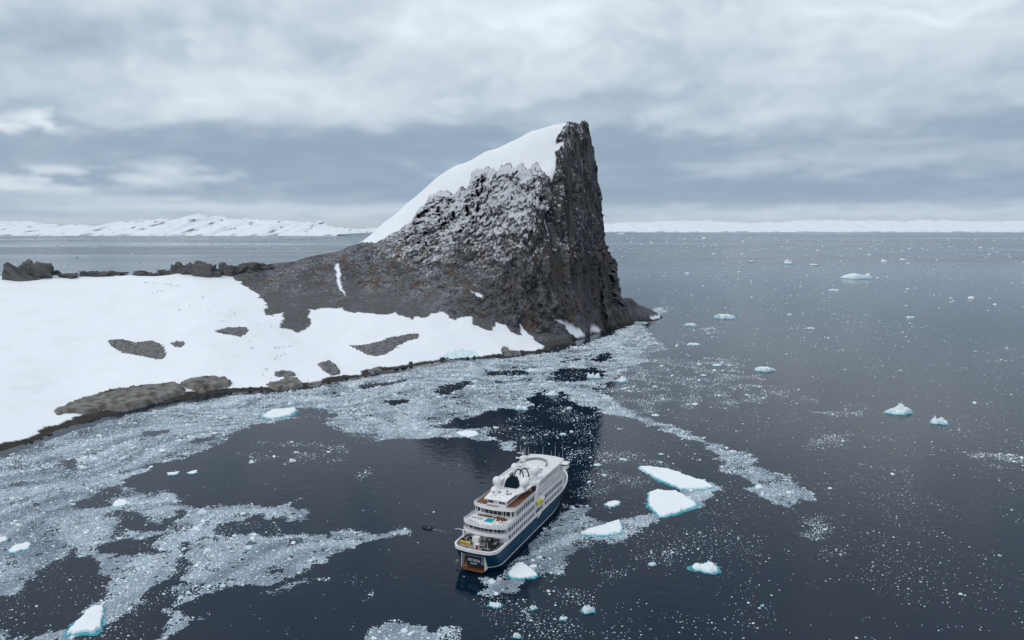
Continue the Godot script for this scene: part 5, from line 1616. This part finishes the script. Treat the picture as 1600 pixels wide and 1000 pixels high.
func build_deck_gear() -> void:
	var t := -SHIP_A
	var spots := [[3.2, 8.76, 6.0, 0.1, "lowest inflatable of the dark stack on the ship's aft deck, starboard side"], [3.3, 9.75, 5.9, 0.16, "middle inflatable of the dark stack on the ship's aft deck, starboard side"], [3.1, 10.74, 6.1, 0.05, "top inflatable of the dark stack on the ship's aft deck, starboard side"], [5.9, 8.76, 5.4, -0.08, "outer lower inflatable beside the starboard stack on the aft deck"], [5.9, 9.75, 5.5, 0.02, "outer upper inflatable beside the starboard stack on the aft deck"], [3.9, 8.76, 1.2, 1.5, "inflatable lying crosswise near the ship's stern rail"], [-7.0, 8.76, 5.6, 0.05, "lower inflatable on the port side of the aft deck"], [-7.0, 9.75, 5.4, -0.06, "upper inflatable on the port side of the aft deck"], [-4.9, 8.76, 6.0, 0.1, "inflatable behind the orange crates on the aft deck"]]
	for q in spots: inflatable("inflatable_boat", q[4], deck_point(q[0], q[1], q[2]), t + q[3], "inflatables stowed on the aft deck")
	for q in [[-7.0, 2.4, "left of two orange crates on the ship's aft deck"], [-4.7, 2.2, "right of two orange crates on the ship's aft deck"]]:
		var o := thing("deck_crate", q[2], "crate", deck_point(q[0], 8.76, q[1]), t, "orange deck crates")
		box_part("body", Vector3(0, 0.55, 0), Vector3(2.0, 1.1, 1.1), M.orange, o)
		box_part("lid", Vector3(0, 1.16, 0), Vector3(2.1, 0.12, 1.2), M.yellow, o)
	var flag := thing("red_drum", "small red drum at the ship's stern rail", "drum", deck_point(0.2, 8.76, 0.0), t)
	var fs := Shape.new(); fs.tube(Vector3.ZERO, Vector3(0, 1.5, 0), 0.5, 12); obj("body", fs.mesh(), M.red, flag)
	fs = Shape.new(); fs.tube(Vector3(0, 1.5, 0), Vector3(0, 1.6, 0), 0.53, 12); obj("lid", fs.mesh(), M.red, flag)
	# sun loungers and tables on the pool terrace
	var n := 0
	var first: Node3D = null
	for q in [[-7.6, 9.2], [-6.4, 8.6], [-5.2, 8.2], [-3.9, 7.9], [-7.6, 12.4], [-6.2, 12.4], [-4.8, 12.4], [-3.4, 12.4], [4.2, 8.4], [5.5, 8.7], [6.8, 9.2], [8.0, 9.8], [5.2, 11.6], [6.6, 11.6], [8.0, 12.0]]:
		var o: Node3D
		var label := "white lounger on the ship's pool terrace, %s of the pool" % ("port side" if q[0] < 0.0 else "starboard side")
		if first == null:
			o = thing("sun_lounger", label, "lounger", Vector3.ZERO, 0.0, "loungers port side of the pool")
			box_part("seat", Vector3(0, 0.32, 0.3), Vector3(0.62, 0.1, 1.3), M.deck, o)
			box_part("backrest", Vector3(0, 0.52, -0.6), Vector3(0.62, 0.1, 0.75), M.deck, o, Vector3(0.6, 0, 0))
			for e in [[-0.26, 0.85], [0.26, 0.85], [-0.26, -0.3], [0.26, -0.3]]: box_part("leg", Vector3(e[0], 0.15, e[1]), Vector3(0.06, 0.3, 0.06), M.grey, o)
			box_part("towel", Vector3(0, 0.39, 0.5), Vector3(0.5, 0.04, 0.8), M.grey, o)
			first = o
		else:
			o = first.duplicate()
			o.name = numbered("sun_lounger")
			add_child(o)
			o.set_meta("label", label); o.set_meta("group", "loungers %s of the pool" % ("port side" if q[0] < 0.0 else "starboard side"))
		o.position = deck_point(q[0], 16.0, q[1]); o.rotation.y = t + (0.2 if n % 3 == 0 else -0.1)
		n += 1
	# lifeboats in their davits
	for e: float in [1.0, -1.0]:
		var o := thing("lifeboat", "yellow and white lifeboat hanging on the ship's %s side" % ("starboard" if e > 0.0 else "port, hidden"), "lifeboat", deck_point(9.7 * e, 12.4, 44.2), t, "the ship's lifeboats")
		o.scale = Vector3(1.15, 1.2, 1.12)
		var s := Shape.new()
		var rings := []
		for i in 9:
			var u := i / 8.0
			var r := PackedVector3Array()
			var w := 1.45 * pow(sin(PI * clampf(0.10 + 0.8 * u, 0.0, 1.0)), 0.6)
			for k in 7:
				var a := PI * k / 6.0
				r.append(Vector3(-cos(a) * w, 1.45 - sin(a) * 1.35, lerpf(3.7, -3.7, u)))
			rings.append(r)
		for i in 8:
			for k in 6: s.quad(rings[i][k], rings[i][k + 1], rings[i + 1][k + 1], rings[i + 1][k])
		for k in range(1, 6):
			s.tri(rings[0][0], rings[0][k + 1], rings[0][k]); s.tri(rings[8][0], rings[8][k], rings[8][k + 1])
		obj("hull", s.mesh(), M.white, o)
		s = Shape.new()
		rings = []
		for i in 9:
			var u := i / 8.0
			var r := PackedVector3Array()
			var w := 1.40 * pow(sin(PI * clampf(0.10 + 0.8 * u, 0.0, 1.0)), 0.6)
			for k in 7:
				var a := PI * k / 6.0
				r.append(Vector3(cos(a) * w, 1.46 + sin(a) * 1.45 * pow(sin(PI * clampf(0.12 + 0.76 * u, 0.0, 1.0)), 0.5), lerpf(3.6, -3.6, u)))
			rings.append(r)
		var fore := Shape.new()
		for i in 8:
			for k in 6:
				var sh := s if i < 4 else fore
				sh.quad(rings[i][k], rings[i][k + 1], rings[i + 1][k + 1], rings[i + 1][k])
		for k in range(1, 6):
			s.tri(rings[0][0], rings[0][k + 1], rings[0][k]); fore.tri(rings[8][0], rings[8][k], rings[8][k + 1])
		obj("canopy", s.mesh(), M.yellow, o)
		obj("fore_canopy", fore.mesh(), M.white, o)
		for k in 4: box_part("window", Vector3(1.25 * e, 2.05, 2.0 - k * 1.3), Vector3(0.16, 0.3, 0.7), M.glass, o)

# ------------------------------------------------------------------ people: one continuous skin round a skeleton
func bone(p: Vector3, a: Vector3, b: Vector3, ra: float, rb: float) -> float:
	var ab := b - a
	var t := clampf((p - a).dot(ab) / maxf(ab.length_squared(), 1e-6), 0.0, 1.0)
	return p.distance_to(a + ab * t) - lerpf(ra, rb, t)

func body_mesh(bones: Array, cell: float, paint: Callable) -> ArrayMesh:
	var lo := Vector3.ONE * 1e9; var hi := -lo
	for b in bones:
		for k in [0, 1]:
			lo = lo.min(b[k] - Vector3.ONE * 0.3); hi = hi.max(b[k] + Vector3.ONE * 0.3)
	var nx := int((hi.x - lo.x) / cell) + 2; var ny := int((hi.y - lo.y) / cell) + 2; var nz := int((hi.z - lo.z) / cell) + 2
	var f := PackedFloat32Array(); f.resize(nx * ny * nz)
	for z in nz:
		for y in ny:
			for x in nx:
				var p := lo + Vector3(x, y, z) * cell
				var d := 10.0
				for b in bones:
					var e := bone(p, b[0], b[1], b[2], b[3])
					var h := clampf(0.5 + 0.5 * (e - d) / 0.035, 0.0, 1.0)
					d = lerpf(e, d, h) - 0.035 * h * (1.0 - h)
				f[(z * ny + y) * nx + x] = d
	var id := PackedInt32Array(); id.resize(f.size()); id.fill(-1)
	var v := PackedVector3Array(); var n := PackedVector3Array(); var c := PackedColorArray(); var idx := PackedInt32Array()
	for z in nz - 1:
		for y in ny - 1:
			for x in nx - 1:
				var k := (z * ny + y) * nx + x
				var sum := Vector3.ZERO; var hits := 0
				for e in 12:
					var ax := e / 4; var q := e % 4
					var o := Vector3i(0, q & 1, q >> 1) if ax == 0 else (Vector3i(q & 1, 0, q >> 1) if ax == 1 else Vector3i(q & 1, q >> 1, 0))
					var st := Vector3i(1, 0, 0) if ax == 0 else (Vector3i(0, 1, 0) if ax == 1 else Vector3i(0, 0, 1))
					var o2 := o + st
					var a := f[k + (o.z * ny + o.y) * nx + o.x]; var b := f[k + (o2.z * ny + o2.y) * nx + o2.x]
					if (a < 0.0) != (b < 0.0):
						sum += Vector3(o) + Vector3(st) * (a / (a - b)); hits += 1
				if hits:
					id[k] = v.size()
					var p := lo + (Vector3(x, y, z) + sum / hits) * cell
					v.append(p); c.append(paint.call(p))
					n.append(Vector3(f[k + 1] - f[k], f[k + nx] - f[k], f[k + nx * ny] - f[k]).normalized())
	for z in range(1, nz - 1):
		for y in range(1, ny - 1):
			for x in range(1, nx - 1):
				var k := (z * ny + y) * nx + x
				for ax in 3:
					var st: int = [1, nx, nx * ny][ax]; var u: int = [nx, nx * ny, 1][ax]; var w: int = [nx * ny, 1, nx][ax]
					if (f[k] < 0.0) == (f[k + st] < 0.0): continue
					var a := id[k]; var b := id[k - u]; var d := id[k - u - w]; var e := id[k - w]
					if a < 0 or b < 0 or d < 0 or e < 0: continue
					if f[k] < 0.0: idx.append_array([a, d, b, a, e, d])
					else: idx.append_array([a, b, d, a, d, e])
	return grid_mesh(v, n, c, idx)

func person_bones(stride: float, sit := false) -> Array:
	var b := []
	var hip := 0.92 if not sit else 0.18
	var up := func(y: float) -> float: return y - 0.92 + hip
	b.append([Vector3(0, up.call(0.96), 0), Vector3(0, up.call(1.2), 0.01), 0.15, 0.16])
	b.append([Vector3(0, up.call(1.2), 0.01), Vector3(0, up.call(1.4), 0.0), 0.17, 0.13])
	b.append([Vector3(-0.14, up.call(1.40), 0), Vector3(0.14, up.call(1.40), 0), 0.085, 0.085])
	b.append([Vector3(0, up.call(1.45), 0), Vector3(0, up.call(1.56), -0.01), 0.06, 0.055])
	b.append([Vector3(0, up.call(1.62), -0.015), Vector3(0, up.call(1.70), -0.01), 0.095, 0.105])
	for e: float in [-1.0, 1.0]:
		var sw: float = stride * e
		b.append([Vector3(0.19 * e, up.call(1.39), 0), Vector3(0.25 * e, up.call(1.12), 0.10 * sw), 0.072, 0.06])
		b.append([Vector3(0.25 * e, up.call(1.12), 0.10 * sw), Vector3(0.24 * e, up.call(0.90), 0.02 + 0.22 * sw - 0.08), 0.058, 0.045])
		b.append([Vector3(0.24 * e, up.call(0.90), -0.06 + 0.22 * sw), Vector3(0.235 * e, up.call(0.81), -0.08 + 0.25 * sw), 0.045, 0.03])
		if sit:
			b.append([Vector3(0.1 * e, hip, 0), Vector3(0.12 * e, hip + 0.06, -0.42), 0.11, 0.08])
			b.append([Vector3(0.12 * e, hip + 0.06, -0.42), Vector3(0.12 * e, hip - 0.3, -0.5), 0.075, 0.055])
			b.append([Vector3(0.12 * e, hip - 0.3, -0.5), Vector3(0.12 * e, hip - 0.32, -0.66), 0.055, 0.045])
		else:
			b.append([Vector3(0.1 * e, 0.92, 0), Vector3(0.11 * e, 0.5, -0.24 * sw), 0.115, 0.075])
			b.append([Vector3(0.11 * e, 0.5, -0.24 * sw), Vector3(0.11 * e, 0.09, -0.3 * sw + 0.05), 0.075, 0.055])
			b.append([Vector3(0.11 * e, 0.06, -0.3 * sw + 0.06), Vector3(0.12 * e, 0.05, -0.3 * sw - 0.13), 0.06, 0.05])
	return b

func paint_person(coat: Color, trousers: Color, hip: float) -> Callable:
	return func(p: Vector3) -> Color:
		var y := p.y - hip
		if y > 0.63 and y < 0.76 and p.z < -0.04: return Color(0.42, 0.25, 0.18)
		if y > 0.62: return Color(0.02, 0.02, 0.025)
		if y > 0.0 and (absf(p.x) < 0.2 or y > 0.02): return coat
		if absf(p.x) > 0.2: return Color(0.02, 0.02, 0.02)
		return trousers

func build_people() -> void:
	var skin := vmat(0.8, 0.3)
	var coats := [Color(0.03, 0.035, 0.045), Color(0.05, 0.03, 0.03), Color(0.02, 0.035, 0.07), Color(0.045, 0.045, 0.04)]
	var meshes := []
	for k in 4: meshes.append(body_mesh(person_bones([0.0, 0.7, 1.0, -0.8][k]), 0.05, paint_person(coats[k], Color(0.02, 0.02, 0.025), 0.92)))
	var r := RandomNumberGenerator.new(); r.seed = 5
	for i in range(0, WALKERS.size(), 2):
		var k := i / 2
		var o := obj("person", meshes[k % 4], skin)
		o.position = Vector3(WALKERS[i], surface(WALKERS[i], WALKERS[i + 1]) + 0.02, -WALKERS[i + 1])
		o.rotation.y = r.randf_range(-0.6, 0.6) + (1.2 if k % 3 else -1.2)
		o.scale = Vector3.ONE * r.randf_range(1.0, 1.12)
		var which := ""
		if k < 4: which = "dark figure in the left cluster of walkers just below the ridge"
		elif k < 9: which = "dark figure in the right cluster of walkers just below the ridge"
		elif k < 12: which = "dark figure in the row of three below the ridge clusters"
		elif k < 14: which = "one of two figures side by side halfway up the snow slope"
		elif k < 17: which = "dark figure on the slope left of the two side by side"
		elif k < 20: which = "lone dark figure above the ragged scree patch"
		elif k < 22: which = "small dark figure at the foot of the grey scree slope"
		elif k < 25: which = "dark figure below the ragged scree patch, left of the long row"
		elif k < 31: which = "dark figure in the long row of walkers on the lower snow"
		elif k < 35: which = "dark figure in the slanting file under the long row"
		else: which = "dark figure near the landing place above the shore boulder"
		tag(o, which, "person", "walkers on the snow: " + which)
	var red := obj("person", body_mesh(person_bones(0.2), 0.05, paint_person(Color(0.45, 0.02, 0.02), Color(0.03, 0.03, 0.035), 0.92)), skin)
	red.position = Vector3(RED_JACKET[0], surface(RED_JACKET[0], RED_JACKET[1]) + 0.02, -RED_JACKET[1])
	tag(red, "person in a red jacket at the landing place by the water", "person")
	# the tender running left of the ship, with its crew
	var b := inflatable("rubber_boat", "black rubber boat with people running left of the ship", Vector3(RUBBER_BOAT[0], -0.18, -RUBBER_BOAT[1]), 1.15)
	var turn := Basis(Vector3.UP, 1.15)
	var crew := [[-0.62, -1.1, 0, "person in a blue jacket at the front of the rubber boat"], [0.62, -0.9, 1, "second person in blue, far side of the rubber boat"], [-0.62, 0.2, 2, "person in dark blue in the middle of the rubber boat"], [0.62, 0.5, 0, "person in blue behind the second one in the rubber boat"], [-0.5, 1.6, 3, "helmsman in a yellow green jacket at the back of the rubber boat"]]
	var cm := [body_mesh(person_bones(0.3, true), 0.05, paint_person(Color(0.03, 0.10, 0.28), Color(0.02, 0.02, 0.03), 0.18)), body_mesh(person_bones(-0.4, true), 0.05, paint_person(Color(0.02, 0.07, 0.22), Color(0.02, 0.02, 0.03), 0.18)), body_mesh(person_bones(0.0, true), 0.05, paint_person(Color(0.015, 0.04, 0.12), Color(0.02, 0.02, 0.03), 0.18)), body_mesh(person_bones(0.5, true), 0.05, paint_person(Color(0.40, 0.50, 0.05), Color(0.02, 0.02, 0.03), 0.18))]
	for q in crew:
		var o := obj("person", cm[q[2]], skin)
		o.position = b.position + turn * Vector3(q[0], 0.58, q[1])
		o.rotation.y = 1.15 + (-0.9 if q[0] < 0.0 else 0.9)
		tag(o, q[3], "person", "crew of the rubber boat")
	# her wake: churned foam on the water
	var w := Shape.new()
	var back := turn * Vector3(0, 0, 1)
	var side := turn * Vector3(1, 0, 0)
	var foam := RandomNumberGenerator.new(); foam.seed = 8
	for k in 70:
		var t := foam.randf()
		var p := b.position + back * (2.9 + t * 11.0) + side * foam.randfn() * (0.18 + t * 0.5) + Vector3(0, 0.20 - t * 0.0, 0)
		var s := foam.randf_range(0.08, 0.3) * (1.15 - t)
		w.box(p - b.position, Vector3(s * 1.6, 0.03, s), Basis(Vector3.UP, foam.randf() * TAU))
	var wk := obj("wake_foam", w.mesh(), mat(Color(0.36, 0.41, 0.46), 0.6))
	wk.position = b.position
	tag(wk, "white foam trail behind the rubber boat", "foam", "", "stuff")

# boulders lying along the water's edge
func build_shore_stones(rm: Material) -> void:
	var line := []
	for i in range(0, 51, 3): line.append(Vector2(TERRAIN_POINTS[i], TERRAIN_POINTS[i + 1]))
	var r := RandomNumberGenerator.new(); r.seed = 31
	var meshes := []
	for k in 5:
		var lump := noise(700 + k, 1.1, 3)
		var s := Shape.new()
		var ring := []
		for i in 6:
			var row := PackedVector3Array()
			for j in 9:
				var p := PI * 0.6 * i / 5.0; var t := -TAU * j / 9.0
				var e := Vector3(sin(p) * cos(t), cos(p), sin(p) * sin(t))
				row.append(e * (1.0 + lump.get_noise_3dv(e * 1.3) * 0.7) * Vector3(0.6, 0.5, 0.5))
			ring.append(row)
		for i in 5:
			for j in 9:
				var g := 0.05 + 0.06 * absf(lump.get_noise_2d(i * 3.0, j * 2.0)) * 3.0
				s.color = Color(g, g, g * 1.02)
				s.quad(ring[i + 1][j], ring[i + 1][(j + 1) % 9], ring[i][(j + 1) % 9], ring[i][j])
		meshes.append(s.mesh())
	for k in 56:
		var u := r.randf() * (line.size() - 1)
		var a: Vector2 = line[int(u)]; var b: Vector2 = line[int(u) + 1]
		var p := a.lerp(b, u - int(u)) + Vector2(r.randf_range(-3.0, 3.0), r.randf_range(-2.0, 6.0))
		var h := ground(p.x, p.y)
		if h < -0.6 or h > 2.2: continue
		var o := obj("shore_boulder", meshes[k % 5], rm)
		var s := r.randf_range(1.2, 3.4) * (1.0 if p.y < 650.0 else 1.7)
		o.position = Vector3(p.x, maxf(h, -0.1), -p.y)
		o.rotation.y = r.randf() * TAU
		o.scale = Vector3(s, s * r.randf_range(0.6, 1.0), s)
		var where := "below the cliffs of the peak" if p.y > 760.0 else ("under the ice bank" if p.y > 680.0 else ("right of the landing place" if p.y > 605.0 else ("below the long rock outcrop" if p.y > 480.0 else "at the left end of the beach")))
		var label := "dark boulder at the water's edge " + where
		tag(o, label, "boulder", label.replace("boulder", "boulders"))

func _ready() -> void:
	rng.seed = 4711
	# camera, sky, light, exposure
	var cam := Camera3D.new()
	cam.name = "camera"
	cam.position = Vector3(0, 135, 0)
	cam.rotation_degrees = Vector3(-7.276, 0, 0)
	cam.fov = 48.11
	cam.near = 1.0
	cam.far = 90000.0
	add_child(cam)
	cam.current = true
	var env := Environment.new()
	env.background_mode = Environment.BG_SKY
	var sky := Sky.new()
	var pan := PanoramaSkyMaterial.new()
	pan.panorama = build_sky()
	sky.sky_material = pan
	env.sky = sky
	env.tonemap_mode = Environment.TONE_MAPPER_LINEAR
	env.tonemap_exposure = 1.0
	env.sdfgi_enabled = true
	env.ssao_enabled = true
	env.ssil_enabled = true
	env.fog_enabled = true
	env.fog_density = 0.000008
	env.fog_light_color = Color(0.80, 0.85, 0.92)
	var we := WorldEnvironment.new()
	we.name = "world_environment"
	we.environment = env
	add_child(we)
	var sun := DirectionalLight3D.new()
	sun.name = "sun"
	sun.light_energy = 0.30
	sun.light_color = Color(1.0, 0.98, 0.95)
	sun.light_angular_distance = 20.0
	sun.shadow_enabled = true
	sun.rotation_degrees = Vector3(-48, -55, 0)
	add_child(sun)
	print("sky ", Time.get_ticks_msec())
	# setting
	build_sea()
	build_heights()
	print("heights ", Time.get_ticks_msec())
	build_island()
	print("island ", Time.get_ticks_msec())
	build_far_land("mountain_range", "snowy mountains with dark rock ribs on the far left shore", -13000, -3300, 13700, 3500, [-13000, 230, -10200, 210, -9000, 150, -8600, 260, -7000, 300, -5200, 270, -4700, 240, -4000, 130, -3300, 30], 0.52, 401)
	build_far_land("ice_coast", "low white ice coast along the far right horizon", -8200, 26000, 27000, 5000, [-8200, 60, -5000, 150, 2500, 170, 4500, 330, 8000, 390, 10000, 300, 13000, 420, 20000, 360, 26000, 380], 0.05, 402)
	var rm := vmat(0.92, 0.35)
	rm.albedo_texture = grain_texture(34, 0.04, Color(0.75, 0.75, 0.75), Color(1, 1, 1))
	rm.normal_enabled = true
	rm.normal_texture = bump_texture(35, 0.04, 8.0)
	rm.uv1_triplanar = true; rm.uv1_world_triplanar = true
	rm.uv1_scale = Vector3.ONE / 8.0
	for o in OUTCROPS: build_outcrop(o[0], o[1], pv(o[2]), rm)
	for i in RIDGE_ROCKS.size():
		var o: Array = RIDGE_ROCKS[i]
		build_crag(o[0], Vector2(o[1], o[2]), o[3], o[4], rm, i)
	build_shore_stones(rm)
	print("rocks ", Time.get_ticks_msec())
	ice_materials()
	build_brash()
	print("brash ", Time.get_ticks_msec())
	for i in FLOES.size(): build_floe(FLOES[i][0], FLOES[i][1], FLOES[i][2], pv(FLOES[i][3]), i)
	for i in GROWLERS.size():
		var o: Array = GROWLERS[i]
		build_growler(o[0], o[1], o[2], o[3], o[4], o[5], i)
	print("ice ", Time.get_ticks_msec())
	build_ship()
	print("ship ", Time.get_ticks_msec())
	build_people()
	print("people ", Time.get_ticks_msec())
